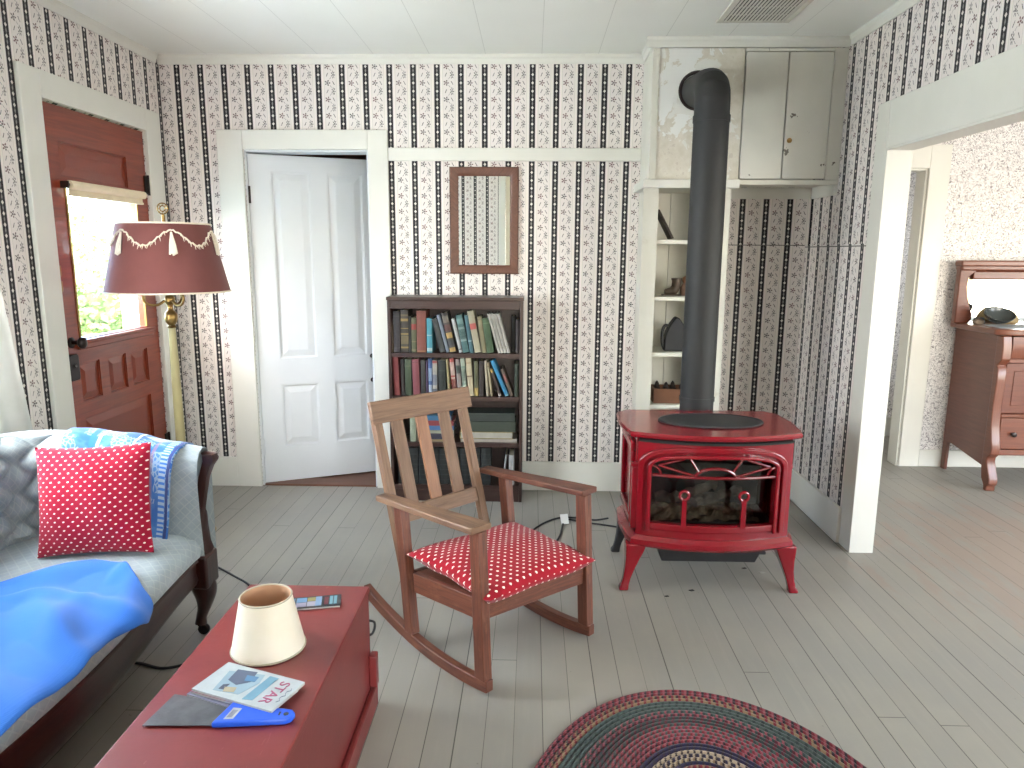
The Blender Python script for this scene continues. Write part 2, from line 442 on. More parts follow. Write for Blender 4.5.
def beam(b, A, Bp, w, h, up=(0, 0, 1)):
    A = Vector(A); Bp = Vector(Bp); x = (Bp-A); L = x.length; x.normalize()
    y = Vector(up).cross(x).normalized(); z = x.cross(y)
    m = Matrix((x, y, z)).transposed().to_4x4(); m.translation = A
    return box(b, 0, L, -w/2, w/2, -h/2, h/2, m)
def prism(b, pts, plane, d0, d1, M4=None):
    uvl = b.loops.layers.uv.active; off = random.random()*5
    def P(p, d):
        v = {'xz': (p[0], d, p[1]), 'yz': (d, p[0], p[1]), 'xy': (p[0], p[1], d)}[plane]
        v = Vector(v); return (M4 @ v) if M4 else v
    lo = [b.verts.new(P(p, d0)) for p in pts]; hi = [b.verts.new(P(p, d1)) for p in pts]
    n = len(pts); fs = [b.faces.new(lo), b.faces.new(hi[::-1])]
    for lp, p in zip(fs[0].loops, pts): lp[uvl].uv = (p[0]+off, p[1]+off)
    for lp, p in zip(fs[1].loops, pts[::-1]): lp[uvl].uv = (p[0]+off, p[1]+off)
    s = 0
    for i in range(n):
        j = (i+1) % n; L = math.dist(pts[i], pts[j])
        f = b.faces.new((lo[j], lo[i], hi[i], hi[j])); fs.append(f)
        for lp, q in zip(f.loops, ((s+L, d0), (s, d0), (s, d1), (s+L, d1))): lp[uvl].uv = (q[0]+off, q[1])
        s += L
    bmesh.ops.recalc_face_normals(b, faces=fs)
    return b
def loft(b, loops, closed=True, caps=True, wrap=False):
    uvl = b.loops.layers.uv.active
    rows = [[b.verts.new(Vector(p)) for p in lp] for lp in loops]
    n = len(loops[0]); fs = []; us = [0]
    for i in range(1, len(loops)): us.append(us[-1] + (Vector(loops[i][0])-Vector(loops[i-1][0])).length)
    vs = [0]
    for j in range(n): vs.append(vs[-1] + (Vector(loops[0][(j+1) % n])-Vector(loops[0][j])).length)
    R = len(rows)
    for i in range(R if wrap else R-1):
        k = (i+1) % R; u1 = us[i+1] if i+1 < R else us[i]+.1
        for j in range(n if closed else n-1):
            q = (j+1) % n
            f = b.faces.new((rows[i][j], rows[i][q], rows[k][q], rows[k][j])); fs.append(f)
            for lp, w in zip(f.loops, ((us[i], vs[j]), (us[i], vs[j+1]), (u1, vs[j+1]), (u1, vs[j]))): lp[uvl].uv = w
    if caps and closed and not wrap:
        for r, lp0 in ((rows[0], loops[0]), (rows[-1], loops[-1])):
            f = b.faces.new(r); fs.append(f)
    bmesh.ops.recalc_face_normals(b, faces=fs)
    return b
def frames(pts):
    pts = [Vector(p) for p in pts]; out = []; nrm = None
    for i, p in enumerate(pts):
        t = (pts[min(i+1, len(pts)-1)] - pts[max(i-1, 0)]).normalized()
        if nrm is None:
            a = Vector((0, 0, 1)) if abs(t.z) < .9 else Vector((1, 0, 0)); nrm = a.cross(t).normalized()
        else:
            nrm = (nrm - t*nrm.dot(t)).normalized()
        out.append((p, t, nrm, t.cross(nrm)))
    return out
def tube(b, pts, r, n=10, wrap=False, flat=1.0):
    rr = r if isinstance(r, (list, tuple)) else [r]*len(pts)
    loops = []
    for (p, t, a, c), q in zip(frames(pts), rr):
        loops.append([p + a*math.cos(2*PI*k/n)*q + c*math.sin(2*PI*k/n)*q*flat for k in range(n)])
    return loft(b, loops, wrap=wrap)
def smooth_path(pts, k=6):
    P = [Vector(p) for p in pts]; P = [P[0]*2-P[1]] + P + [P[-1]*2-P[-2]]; out = []
    for i in range(1, len(P)-2):
        for s in range(k):
            t = s/k; a, c, d, e = P[i-1], P[i], P[i+1], P[i+2]
            out.append(.5*((2*c)+(d-a)*t+(2*a-5*c+4*d-e)*t*t+(3*c-a-3*d+e)*t**3))
    out.append(P[-2]); return out
def lathe(b, prof, c=(0, 0, 0), n=28, rot=None, closed=False, sx=1.0, sy=1.0):
    loops = []
    for r, z in prof:
        L = []
        for k in range(n):
            v = Vector((r*math.cos(2*PI*k/n)*sx, r*math.sin(2*PI*k/n)*sy, z))
            if rot: v = rot @ v
            L.append(v + Vector(c))
        loops.append(L)
    return loft(b, loops, caps=not closed, wrap=closed)
def surf(b, fn, nu, nv, uvf=None):
    uvl = b.loops.layers.uv.active
    G = [[b.verts.new(Vector(fn(i/nu, j/nv))) for j in range(nv+1)] for i in range(nu+1)]
    for i in range(nu):
        for j in range(nv):
            f = b.faces.new((G[i][j], G[i+1][j], G[i+1][j+1], G[i][j+1]))
            for lp, (a, c) in zip(f.loops, ((i, j), (i+1, j), (i+1, j+1), (i, j+1))):
                lp[uvl].uv = uvf(a/nu, c/nv) if uvf else (a/nu, c/nv)
    return b
def wall_grid(b, axis, d0, d1, u0, u1, z0, z1, holes=()):
    """wall slab in the plane axis='x' or 'y' between d0 (room side) and d1, with rectangular holes"""
    us = sorted({u0, u1, *[h[0] for h in holes], *[h[1] for h in holes]}); zs = sorted({z0, z1, *[h[2] for h in holes], *[h[3] for h in holes]})
    us = [u for u in us if u0 <= u <= u1]; zs = [z for z in zs if z0 <= z <= z1]
    uvl = b.loops.layers.uv.active; vc = {}
    def V(d, u, z):
        k = (round(d, 5), round(u, 5), round(z, 5))
        if k not in vc: vc[k] = b.verts.new((d, u, z) if axis == 'x' else (u, d, z))
        return vc[k]
    solid = lambda i, j: 0 <= i < len(us)-1 and 0 <= j < len(zs)-1 and not any(h[0] <= (us[i]+us[i+1])/2 <= h[1] and h[2] <= (zs[j]+zs[j+1])/2 <= h[3] for h in holes)
    fs = []
    def F(q):
        f = b.faces.new([V(*p) for p in q]); fs.append(f)
        for lp, p in zip(f.loops, q): lp[uvl].uv = (p[1] + (p[0]-d0), p[2])
    for i in range(len(us)-1):
        for j in range(len(zs)-1):
            if not solid(i, j): continue
            a, c, e, g = us[i], us[i+1], zs[j], zs[j+1]
            F([(d0, a, e), (d0, c, e), (d0, c, g), (d0, a, g)]); F([(d1, a, e), (d1, a, g), (d1, c, g), (d1, c, e)])
            if not solid(i-1, j): F([(d0, a, e), (d0, a, g), (d1, a, g), (d1, a, e)])
            if not solid(i+1, j): F([(d0, c, e), (d1, c, e), (d1, c, g), (d0, c, g)])
            if not solid(i, j-1): F([(d0, a, e), (d1, a, e), (d1, c, e), (d0, c, e)])
            if not solid(i, j+1): F([(d0, a, g), (d0, c, g), (d1, c, g), (d1, a, g)])
    bmesh.ops.recalc_face_normals(b, faces=fs)
    return b

# ------------------------------------------------------------------ object helpers
WLOC = {}
def tag(o, label, cat, group=None):
    o['label'] = label; o['category'] = cat
    if group: o['group'] = group
    return o
def thing(name, label, cat, loc, group=None):
    o = bpy.data.objects.new(name, None); o.empty_display_size = .05; C.objects.link(o); o.location = loc
    WLOC[o.name] = Vector(loc); return tag(o, label, cat, group)
def obj(name, b, mat, parent=None, smooth=False, bevel=0.0, seg=2, subd=0, solid=0.0, angle=40, keep=False, label=None):
    me = bpy.data.meshes.new(name); b.to_mesh(me); b.free()
    for m in (mat if isinstance(mat, (list, tuple)) else [mat]): me.materials.append(m)
    o = bpy.data.objects.new(name, me); C.objects.link(o)
    if parent is not None:
        w = WLOC[parent.name]; me.transform(Matrix.Translation(-w)); o.parent = parent; WLOC[o.name] = w
    elif not keep:
        xs = [v.co for v in me.vertices]
        c = Vector(((min(v.x for v in xs)+max(v.x for v in xs))/2, (min(v.y for v in xs)+max(v.y for v in xs))/2, min(v.z for v in xs)))
        me.transform(Matrix.Translation(-c)); o.location = c; WLOC[o.name] = c
        # a part of a one-mesh thing must undo only its own location
    else: WLOC[o.name] = Vector((0, 0, 0))
    if smooth:
        for p in me.polygons: p.use_smooth = True
        try: me.set_sharp_from_angle(angle=math.radians(angle))
        except Exception: pass
    if solid:
        m = o.modifiers.new('thickness', 'SOLIDIFY'); m.thickness = abs(solid); m.offset = 1 if solid > 0 else -1
    if bevel:
        m = o.modifiers.new('edges', 'BEVEL'); m.width = bevel; m.segments = seg; m.limit_method = 'ANGLE'; m.angle_limit = math.radians(35); m.harden_normals = False
        for p in me.polygons: p.use_smooth = True
        try: me.set_sharp_from_angle(angle=math.radians(35))
        except Exception: pass
    if subd:
        m = o.modifiers.new('smooth', 'SUBSURF'); m.levels = subd; m.render_levels = subd
    if label: o['label'] = label
    return o
def struct(name, b, mat, parent=None, **kw):
    o = obj(name, b, mat, parent, keep=parent is None, **kw)
    if parent is None: o['kind'] = 'structure'
    return o
def text_mesh(b, s, size, M4, depth=.0004):
    cu = bpy.data.curves.new('t', 'FONT'); cu.body = s; cu.size = size; cu.align_x = 'CENTER'; cu.align_y = 'CENTER'; cu.extrude = depth
    o = bpy.data.objects.new('t', cu); C.objects.link(o); bpy.context.view_layer.update()
    me = bpy.data.meshes.new_from_object(o.evaluated_get(bpy.context.evaluated_depsgraph_get()))
    me.transform(M4); b.from_mesh(me); bpy.data.objects.remove(o); bpy.data.curves.remove(cu); bpy.data.meshes.remove(me)
    return b
def bx(*a): return box(B(), *a)
LIGHTS = dict(left=150, left_up=135, door=27, hall=135, parlor=165, parlor2=120, passage=16, sky=3.0, exp=-.3)
# ================================================================== THE SETTING
XL, XR, H, YR = -2.17, 1.63, 2.575, -4.04
def uvxy(b):
    uvl = b.loops.layers.uv.active
    for f in b.faces:
        for lp in f.loops: lp[uvl].uv = (lp.vert.co.x, lp.vert.co.y)
    return b
struct('floor', uvxy(bx(-2.4, 5.4, -6.6, 2.2, -.1, 0)), M['floor'])
struct('ceiling', uvxy(bx(-2.4, 5.4, -6.6, 2.2, H, H+.1)), M['ceil'])
D1 = (-1.70, -.965, 0.0, 2.055)            # opening of the white door
struct('wall_back', wall_grid(B(), 'y', 0, .12, -2.29, 1.705, 0, H, [D1]), M['wp_back'])
D2 = (-1.10, -.23, 0.0, 2.125); W1 = (-2.95, -1.70, .72, 2.05)
struct('wall_left', wall_grid(B(), 'x', XL, -2.29, -4.16, 0, 0, H, [D2, W1]), M['wp_left'])
OP = (-3.3, -.90, 0.0, 1.947)              # wide opening to the next room
struct('wall_right', wall_grid(B(), 'x', XR, 1.705, -4.04, 0, 0, H, [OP]), M['wp_right'])
struct('wall_right_low', wall_grid(B(), 'x', 1.603, XR, -.79, 0, 0, 1.515), M['wp_right_low'])
RD = (-.312, .55, 0.0, 2.32); W2 = (-1.75, -.85, .75, 1.25); 
struct('wall_rear', wall_grid(B(), 'y', YR, -4.16, -2.17, 1.63, 0, H, [RD]), M['wp_rear'])
# room behind the camera's doorway
W5 = (.1, 1.5, .7, 2.1)  # added window, out of view, an opening for the fill light
struct('wall_hall_rear', wall_grid(B(), 'y', -6.5, -6.6, -2.29, 1.705, 0, H, [W5]), M['white'])
struct('wall_hall_left', wall_grid(B(), 'x', XL, -2.29, -6.5, -4.16, 0, H), M['white'])
struct('wall_hall_right', wall_grid(B(), 'x', XR, 1.705, -6.5, -4.16, 0, H), M['white'])
# next room
SD = (1.86, 2.60, 0.0, 2.03)
struct('wall_parlor_back', wall_grid(B(), 'y', .64, .76, 1.705, 5.3, 0, H, [SD]), M['floral'])
struct('wall_parlor_left', wall_grid(B(), 'x', 1.705, 1.62, .12, .76, 0, H), M['floral'])
W3 = (-3.95, -1.3, .5, 2.15); W6 = (-.6, .2, .8, 2.1)
struct('wall_parlor_right', wall_grid(B(), 'x', 5.2, 5.3, -4.14, .64, 0, H, [W3]), M['floral'])
W7 = (.85, 1.4, .8, 2.1); W4 = (2.6, 4.4, .7, 2.1)
struct('wall_parlor_rear', wall_grid(B(), 'y', -4.04, -4.14, 1.705, 5.3, 0, H, [W4]), M['floral'])
struct('wall_passage_back', wall_grid(B(), 'y', 1.5, 1.6, 1.5, 3.6, 0, H), M['floral'])
struct('wall_passage_left', wall_grid(B(), 'x', 1.705, 1.62, .76, 1.5, 0, H), M['white'])
struct('wall_passage_right', wall_grid(B(), 'x', 3.5, 3.6, .76, 1.5, 0, H, [W7]), M['white'])
struct('wall_closet_back', wall_grid(B(), 'y', 1.15, 1.25, -2.29, -.3, 0, H), M['closet'])
struct('wall_closet_left', wall_grid(B(), 'x', -2.17, -2.29, .12, 1.15, 0, H), M['closet'])
struct('wall_closet_right', wall_grid(B(), 'x', -.4, -.3, .12, 1.15, 0, H), M['closet'])
struct('floor_closet', bx(-2.17, -.4, .0, 1.15, 0.0, .004), M['closet'])

# trims --------------------------------------------------------------
tn = [0]
def trim(b, mat=None, **kw):
    tn[0] += 1; return struct('trim_%d' % tn[0], b, mat or M['white'], **kw)
def casing(axis, d, e, h, wl, wr, wh):
    """door casing on a wall face: hole h, widths left/right/head, from d to e off the wall"""
    def bb(u0, u1, z0, z1):
        return bx(d, e, u0, u1, z0, z1) if axis == 'x' else bx(u0, u1, d, e, z0, z1)
    trim(bb(h[0]-wl, h[0], 0, h[3]+wh), bevel=.004); trim(bb(h[1], h[1]+wr, 0, h[3]+wh), bevel=.004)
    trim(bb(h[0], h[1], h[3], h[3]+wh), bevel=.003)
casing('y', -.022, 0, D1, .152, .118, .11)
casing('x', XL, XL+.022, D2, .135, .155, .118)
# jamb linings of the white door
trim(bx(D1[0], D1[0]+.012, .0, .12, 0, D1[3]), M['doorwhite']); trim(bx(D1[1]-.012, D1[1], .0, .12, 0, D1[3]), M['doorwhite'])
trim(bx(D1[0]+.012, D1[1]-.012, .0, .12, D1[3]-.012, D1[3]), M['doorwhite'])
trim(bx(D1[0]+.012, D1[1]-.012, 0, .12, .0041, .012), M['closet'])
# wide opening: casing on the wall face, jamb and head linings
trim(bx(XR-.03, XR, OP[1], OP[1]+.11, 0, OP[3]+.208), bevel=.003)
trim(bx(XR-.03, XR, OP[0]-.11, OP[0], 0, OP[3]+.208), bevel=.003)
trim(bx(XR-.028, XR, OP[0], OP[1], OP[3], OP[3]+.208), bevel=.003)
trim(bx(XR-.03, 1.718, OP[1]-.014, OP[1], 0, OP[3]), bevel=.002)
trim(bx(XR-.03, 1.718, OP[0], OP[0]+.014, 0, OP[3]), bevel=.002)
trim(bx(XR-.03, 1.718, OP[0]+.014, OP[1]-.014, OP[3]-.012, OP[3]), bevel=.002)
# doorway of the next room
casing('y', .618, .64, SD, .13, .135, .15)
trim(bx(SD[1]-.012, SD[1], .64, .76, 0, SD[3])); trim(bx(SD[0], SD[0]+.012, .64, .76, 0, SD[3])); trim(bx(SD[0]+.012, SD[1]-.012, .64, .76, SD[3]-.012, SD[3]))
# rear doorway (where the photograph was taken from)
casing('y', YR+.022, YR, RD, .078, .115, .12)
# picture rail and crown
trim(bx(-.847, .620, -.018, 0, 1.993, 2.066), bevel=.004)
def crown(pA, pB, inward):
    a = Vector(pA); c = Vector(pB); i = Vector(inward)
    prof = [(0, 0), (.008, 0), (.010, .010), (.014, .026), (.020, .034), (.022, .05), (0, .05)]
    b = B(); loft(b, [[p + i*q + Vector((0, 0, 2.525+z)) for q, z in prof] for p in (a, c)])
    trim(b, M['white'])
crown((XL, 0, 0), (.62, 0, 0), (0, -1, 0)); crown((XL, YR, 0), (XL, -.041, 0), (1, 0, 0)); crown((XR, -.372, 0), (XR, YR, 0), (-1, 0, 0))
crown((.58, -.332, 0), (XR-.001, -.332, 0), (0, -1, 0))
crown((.62, 0-.041, 0), (.62, -.332, 0), (-1, 0, 0))
# baseboards
def baseb(name, b): struct(name, b, M['white'], bevel=.004)
baseb('baseboard_back', bx(-.847, .618, -.02, 0, 0, .185)); baseb('baseboard_back_left', bx(XL+.022, -1.852, -.02, 0, 0, .19))
baseb('baseboard_alcove', bx(1.10, 1.583, -.02, 0, 0, .185))
baseb('baseboard_left', bx(XL, XL+.02, YR, -1.235, 0, .19)); baseb('baseboard_right', bx(1.583, 1.603, -.79, 0, 0, .19))
baseb('baseboard_parlor', bx(2.735, 5.2, .62, .64, 0, .12)); baseb('baseboard_passage', bx(1.74, 3.5, 1.48, 1.5, 0, .16))
# lip where the right wall steps out
trim(bx(1.598, XR, -.79, 0, 1.515, 1.522), M['wp_right_low'])
trim(bx(1.067, 1.604, -.0022, -.0002, 1.519, 1.5235), colour(128, 120, 112)); trim(bx(1.6018, 1.6028, -.788, -.0025, 1.509, 1.5140), colour(128, 120, 112))  # thin dark strips painting in the shadow gap along the lip
# pale board under the cupboard at the back and side of the alcove
trim(bx(1.10, 1.60, -.012, 0, 1.785, 1.8478), M['white'])
trim(bx(XR-.02, XR, -.33, -.012, 1.785, 1.8478), M['white'])

# ---------------------------------------------------------------- white panel door, ajar into the closet
ang = math.atan2(.402, .9156)
DM = Matrix.Translation((-1.686, .012, 0)) @ Matrix.Rotation(ang, 4, 'Z')
def panel_door(u0, u1, z0, z1, panels, th, M4, rec=.012, openings=()):
    """stiles and rails with sunk raised panels; leaf in local xz, thickness along y"""
    b = B()
    t = wall_grid(B(), 'y', 0, th, u0, u1, z0, z1, list(panels)+list(openings))
    me = bpy.data.meshes.new('t'); t.to_mesh(me); t.free(); me.transform(M4); b.from_mesh(me); bpy.data.meshes.remove(me)
    for (a, c, e, g) in panels:
        for y0, y1 in ((rec, th-rec),):
            box(b, a, c, y0, y1, e, g, M4)
        m = .05*min(1, (c-a)/.2)
        A = [(a, rec, e), (c, rec, e), (c, rec, g), (a, rec, g)]
        Bq = [(a+m*.25, rec, e+m*.25), (c-m*.25, rec, e+m*.25), (c-m*.25, rec, g-m*.25), (a+m*.25, rec, g-m*.25)]
        I = [(a+m, rec*.35, e+m), (c-m, rec*.35, e+m), (c-m, rec*.35, g-m), (a+m, rec*.35, g-m)]
        fs = []
        vb = [b.verts.new(M4 @ Vector(p)) for p in Bq]; vi = [b.verts.new(M4 @ Vector(p)) for p in I]
        for k in range(4):
            q = (k+1) % 4; fs.append(b.faces.new((vb[k], vb[q], vi[q], vi[k])))
        fs.append(b.faces.new(vi))
        # moulding strip round the opening
        for (p, q) in ((0, 1), (1, 2), (2, 3), (3, 0)):
            beam(b, M4 @ Vector(A[p]), M4 @ Vector(A[q]), .010, .010, up=M4.to_3x3() @ Vector((0, 1, 0)))
        bmesh.ops.recalc_face_normals(b, faces=fs)
    return b
door1 = struct('door_1', panel_door(0, .728, .015, 2.035, [(.125, .350, .245, .640), (.125, .350, .810, 1.940), (.455, .668, .245, .640), (.455, .668, .810, 1.940)], .036, DM), M['doorwhite'])
b = B(); 
hp = [DM @ Vector((.700, -.004, .80)), DM @ Vector((.700, -.022, .785)), DM @ Vector((.700, -.034, .75)), DM @ Vector((.700, -.034, .69)), DM @ Vector((.700, -.022, .655)), DM @ Vector((.700, -.004, .64))]
tube(b, smooth_path(hp, 4), .006, 8)
for z in (.80, .64): lathe(b, [(.001, -.004), (.015, -.003), (.013, .003), (.001, .004)], DM @ Vector((.700, -.003, z)), 12, (DM.to_3x3() @ Matrix.Rotation(PI/2, 3, 'X')))
struct('door_handle', b, M['knob'], door1, smooth=True)
for z in (.25, 1.80):
    b = B(); lathe(b, [(.001, -.05), (.007, -.05), (.007, .05), (.001, .05)], (-1.683, .004, z), 10); struct('hinge', b, M['knob'] if z > 1 else M['doorwhite'], door1, smooth=True)

# ---------------------------------------------------------------- red-brown entry door with a glazed upper half
LM = Matrix(((0, -1, 0, XL-.004), (1, 0, 0, 0), (0, 0, 1, 0), (0, 0, 0, 1)))     # local x -> world Y, local y -> world -X
GO = (-.972, -.350, 1.05, 1.775)
door2 = struct('door_2', panel_door(-1.094, -.236, .01, 2.118,
    [(-.985, -.425, 1.800, 1.960), (-.990, -.829, .745, .930), (-.755, -.592, .745, .930), (-.540, -.375, .745, .930), (-.985, -.375, .40, .665), (-.985, -.375, .12, .33)], .042, LM, openings=[GO]), M['door_brown'])

struct('glass_pane', bx(XL-.028, XL-.022, GO[0], GO[1], GO[2], GO[3]), M['glass'], door2)
b = B(); box(b, XL-.004, XL+.030, -1.0, -.32, 1.028, 1.046); box(b, XL-.004, XL+.016, -1.0, -.32, 1.000, 1.028)
struct('glass_sill', b, M['door_brown'], door2, bevel=.005)
b = B()
for q in ((GO[0], GO[0]+.012), (GO[1]-.012, GO[1])): box(b, XL-.010, XL, q[0], q[1], GO[2], GO[3])
struct('glass_bead', b, M['brass'], door2)
b = B(); lathe(b, [(.001, 0), (.026, .001), (.026, .006), (.010, .010), (.009, .035), (.020, .042), (.028, .052), (.027, .064), (.016, .072), (.001, .074)], (XL-.004, -1.040, 1.040), 20, Matrix.Rotation(PI/2, 3, 'Y'))
struct('door_knob', b, M['knob'], door2, smooth=True)
b = B(); prism(b, [(-1.075, .86), (-1.012, .86), (-1.008, .875), (-1.008, .975), (-1.02, .985), (-1.067, .985), (-1.079, .975), (-1.079, .875)], 'yz', XL-.004, XL+.008)
lathe(b, [(.001, 0), (.009, 0), (.009, .006), (.001, .007)], (XL+.008, -1.045, .93), 12, Matrix.Rotation(PI/2, 3, 'Y'))
struct('lock_case', b, M['knob'], door2, bevel=.003)
for z in (1.28, 1.35):
    b = B(); box(b, XL-.004, XL+.012, -1.098, -1.075, z, z+.05); struct('latch_plate', b, M['brass'], door2, bevel=.003)
for z in (1.83, .35):
    b = B(); lathe(b, [(.001, -.055), (.009, -.055), (.009, .055), (.001, .055)], (XL+.006, -.226, z), 10); box(b, XL-.003, XL+.004, -.262, -.230, z-.05, z+.05)
    struct('hinge', b, M['knob'], door2, smooth=True)
# roller shade rolled up at the head of the glass
t = thing('roller_shade', 'cream roller shade rolled up at the top of the brown door window', 'window shade', (XL, -.66, 1.72))
b = B(); lathe(b, [(.001, -.325), (.020, -.325), (.020, .325), (.001, .325)], (XL+.026, -.655, 1.768), 18, Matrix.Rotation(PI/2, 3, 'X'))
obj('shade_roll', b, M['shade_cream'], t, smooth=True)
b = B(); box(b, XL+.0185, XL+.021, -.975, -.335, 1.726, 1.766); box(b, XL+.014, XL+.026, -.975, -.335, 1.718, 1.728); obj('shade_hem', b, M['shade_cream'], t)
for y, y0, y1 in ((-.995, -.992, -.979), (-.318, -.331, -.321)):
    b = B(); box(b, XL-.004, XL+.036, y-.003, y+.003, 1.752, 1.784); box(b, XL+.021, XL+.031, y0, y1, 1.763, 1.773)
    obj('bracket', b, M['knob'], t)

# ---------------------------------------------------------------- windows
def window(name, axis, d0, d1, h, casing_side, bars=1, mat=M['white']):
    """sash window filling hole h; returns the frame object with pane child"""
    b = B(); dm = (d0+d1)/2; s = .045
    def bb(u0, u1, z0, z1, a=dm-.02, c=dm+.02):
        box(b, a, c, u0, u1, z0, z1) if axis == 'x' else box(b, u0, u1, a, c, z0, z1)
    bb(h[0], h[0]+s, h[2], h[3]); bb(h[1]-s, h[1], h[2], h[3]); bb(h[0]+s, h[1]-s, h[2], h[2]+s+.02); bb(h[0]+s, h[1]-s, h[3]-s, h[3])
    zm = (h[2]+h[3])/2; bb(h[0]+s, h[1]-s, zm-.02, zm+.02)
    o = struct(name, b, mat)
    g = B()
    if axis == 'x': box(g, dm-.003, dm+.003, h[0]+s, h[1]-s, h[2]+s, h[3]-s)
    else: box(g, h[0]+s, h[1]-s, dm-.003, dm+.003, h[2]+s, h[3]-s)
    struct('pane', g, M['glass'], o)
    return o
window('window_1', 'x', XL, -2.29, W1, 1)
window('added_window_5', 'x', 3.5, 3.6, W7, 1)  # added window, out of view, an opening for the passage light
window('added_window_2', 'y', -6.5, -6.6, W5, 1); window('window_3', 'x', 5.2, 5.3, W3, 1); window('window_4', 'y', -4.04, -4.14, W4, 1)
casing('x', XL, XL+.02, (W1[0], W1[1], 0, W1[3]), .11, .11, .11) if False else None
trim(bx(XL, XL+.02, W1[0]-.11, W1[0], W1[2]-.1, W1[3]+.11)); trim(bx(XL, XL+.02, W1[1], W1[1]+.11, W1[2]-.1, W1[3]+.11))
trim(bx(XL, XL+.02, W1[0], W1[1], W1[3], W1[3]+.11)); trim(bx(XL, XL+.05, W1[0], W1[1], W1[2]-.03, W1[2]))

# ================================================================== BUILT-IN CUPBOARD AND SHELVES
t = thing('wall_cupboard', 'cream painted cupboard with board doors high above the stove alcove', 'cupboard', (1.12, -.17, 1.835))
CY = -.33
b = B(); box(b, .62, .655, CY, -.0005, 1.86, 2.5245); box(b, .655, 1.597, -.02, -.0005, 1.86, 2.5245); box(b, 1.10, XR-.001, -.31, -.0205, 1.848, 1.862); box(b, .655, XR-.001, -.31, -.0205, 2.51, 2.5245)
obj('carcass', b, M['cabwhite'], t)
b = B(); n = 40
TH = (.858, 2.312); 
surfpts = []
uvl = b.loops.layers.uv.active
# plaster chimney face with an opening for the flue pipe
ring_in = [(TH[0]+.082*math.cos(2*PI*k/32), TH[1]+.082*math.sin(2*PI*k/32)) for k in range(32)]
def on_rect(a, x0=.655, x1=1.098, z0=1.862, z1=2.5245):
    c, s = math.cos(a), math.sin(a); ts = []
    if c > 1e-6: ts.append((x1-TH[0])/c)
    if c < -1e-6: ts.append((x0-TH[0])/c)
    if s > 1e-6: ts.append((z1-TH[1])/s)
    if s < -1e-6: ts.append((z0-TH[1])/s)
    q = min(ts); return (TH[0]+c*q, TH[1]+s*q)
angs = sorted([2*PI*k/32 for k in range(32)] + [math.atan2(z-TH[1], x-TH[0]) % (2*PI) for x in (.655, 1.098) for z in (1.862, 2.5245)])
inn = [(TH[0]+.082*math.cos(a), TH[1]+.082*math.sin(a)) for a in angs]; out = [on_rect(a) for a in angs]
loft(b, [[(x, CY+.006, z) for x, z in out], [(x, CY+.006, z) for x, z in inn], [(x, CY+.03, z) for x, z in inn], [(x, CY+.03, z) for x, z in out]], caps=False, wrap=True)
obj('plaster_panel', b, M['plaster'], t, label='stained patched plaster panel round the flue hole')
b = B(); box(b, 1.558, XR-.001, CY, CY+.02, 1.862, 2.5245); box(b, 1.10, 1.558, CY, CY+.02, 2.508, 2.5245)
obj('stile', b, M['chip'], t, bevel=.002)
b = bx(1.104, 1.322, CY-.004, CY+.016, 1.866, 2.504); obj('fixed_board', b, M['chip'], t, bevel=.002)
d = obj('door', bx(1.328, 1.554, CY-.004, CY+.016, 1.866, 2.504), M['chip'], t, bevel=.002)
b = B(); lathe(b, [(.001, 0), (.006, .001), (.006, .010), (.013, .016), (.013, .022), (.001, .027)], (1.348, CY-.003, 2.06), 14, Matrix.Rotation(PI/2, 3, 'X')); obj('knob', b, M['brass'], d, smooth=True)
b = B()
for z in (1.95, 2.44):
    b = B(); lathe(b, [(.001, -.03), (.005, -.03), (.005, .03), (.001, .03)], (1.556, CY-.005, z), 8); obj('hinge', b, M['chip'], d, smooth=True)
pass  #, smooth=True)
b = bx(1.10, XR-.001, CY-.006, CY+.03, 1.835, 1.8615); obj('bottom_rail', b, M['cabwhite'], t, bevel=.003)

t = thing('shelf_unit', 'narrow white built-in shelves behind the black stove pipe', 'shelves', (.84, -.17, 0))
b = B(); box(b, .62, .625, CY+.015, -.0005, 0, 1.815); box(b, .596, .678, CY, CY+.015, 0, 1.815); 
obj('left_side', b, M['cabwhite'], t, bevel=.001)
b = B(); box(b, 1.022, 1.028, CY+.015, -.0005, 0, 1.815); box(b, 1.018, 1.062, CY, CY+.015, 0, 1.815); box(b, 1.062, 1.066, CY, -.0005, 0, 1.815); obj('right_side', b, M['cabwhite'], t, bevel=.001)
b = B(); box(b, .625, .800, -.018, -.0005, 0, 1.815); box(b, .803, 1.022, -.018, -.0005, 0, 1.815); obj('back_board', b, M['cabwhite'], t)
for z in (1.543, 1.233, .919, .62, .31, .08):
    obj('shelf', bx(.6255, 1.0215, CY+.0155, -.0185, z-.022, z), M['cabwhite'], t, bevel=.002)
b = B(); box(b, .585, 1.10, CY-.035, CY, 1.815, 1.86); box(b, .585, .62, CY, -.001, 1.815, 1.86); obj('ledge', b, M['white'], t, bevel=.003)
b = B(); box(b, .625, 1.062, CY+.001, -.001, 1.8151, 1.858); obj('top_board', b, M['cabwhite'], t)

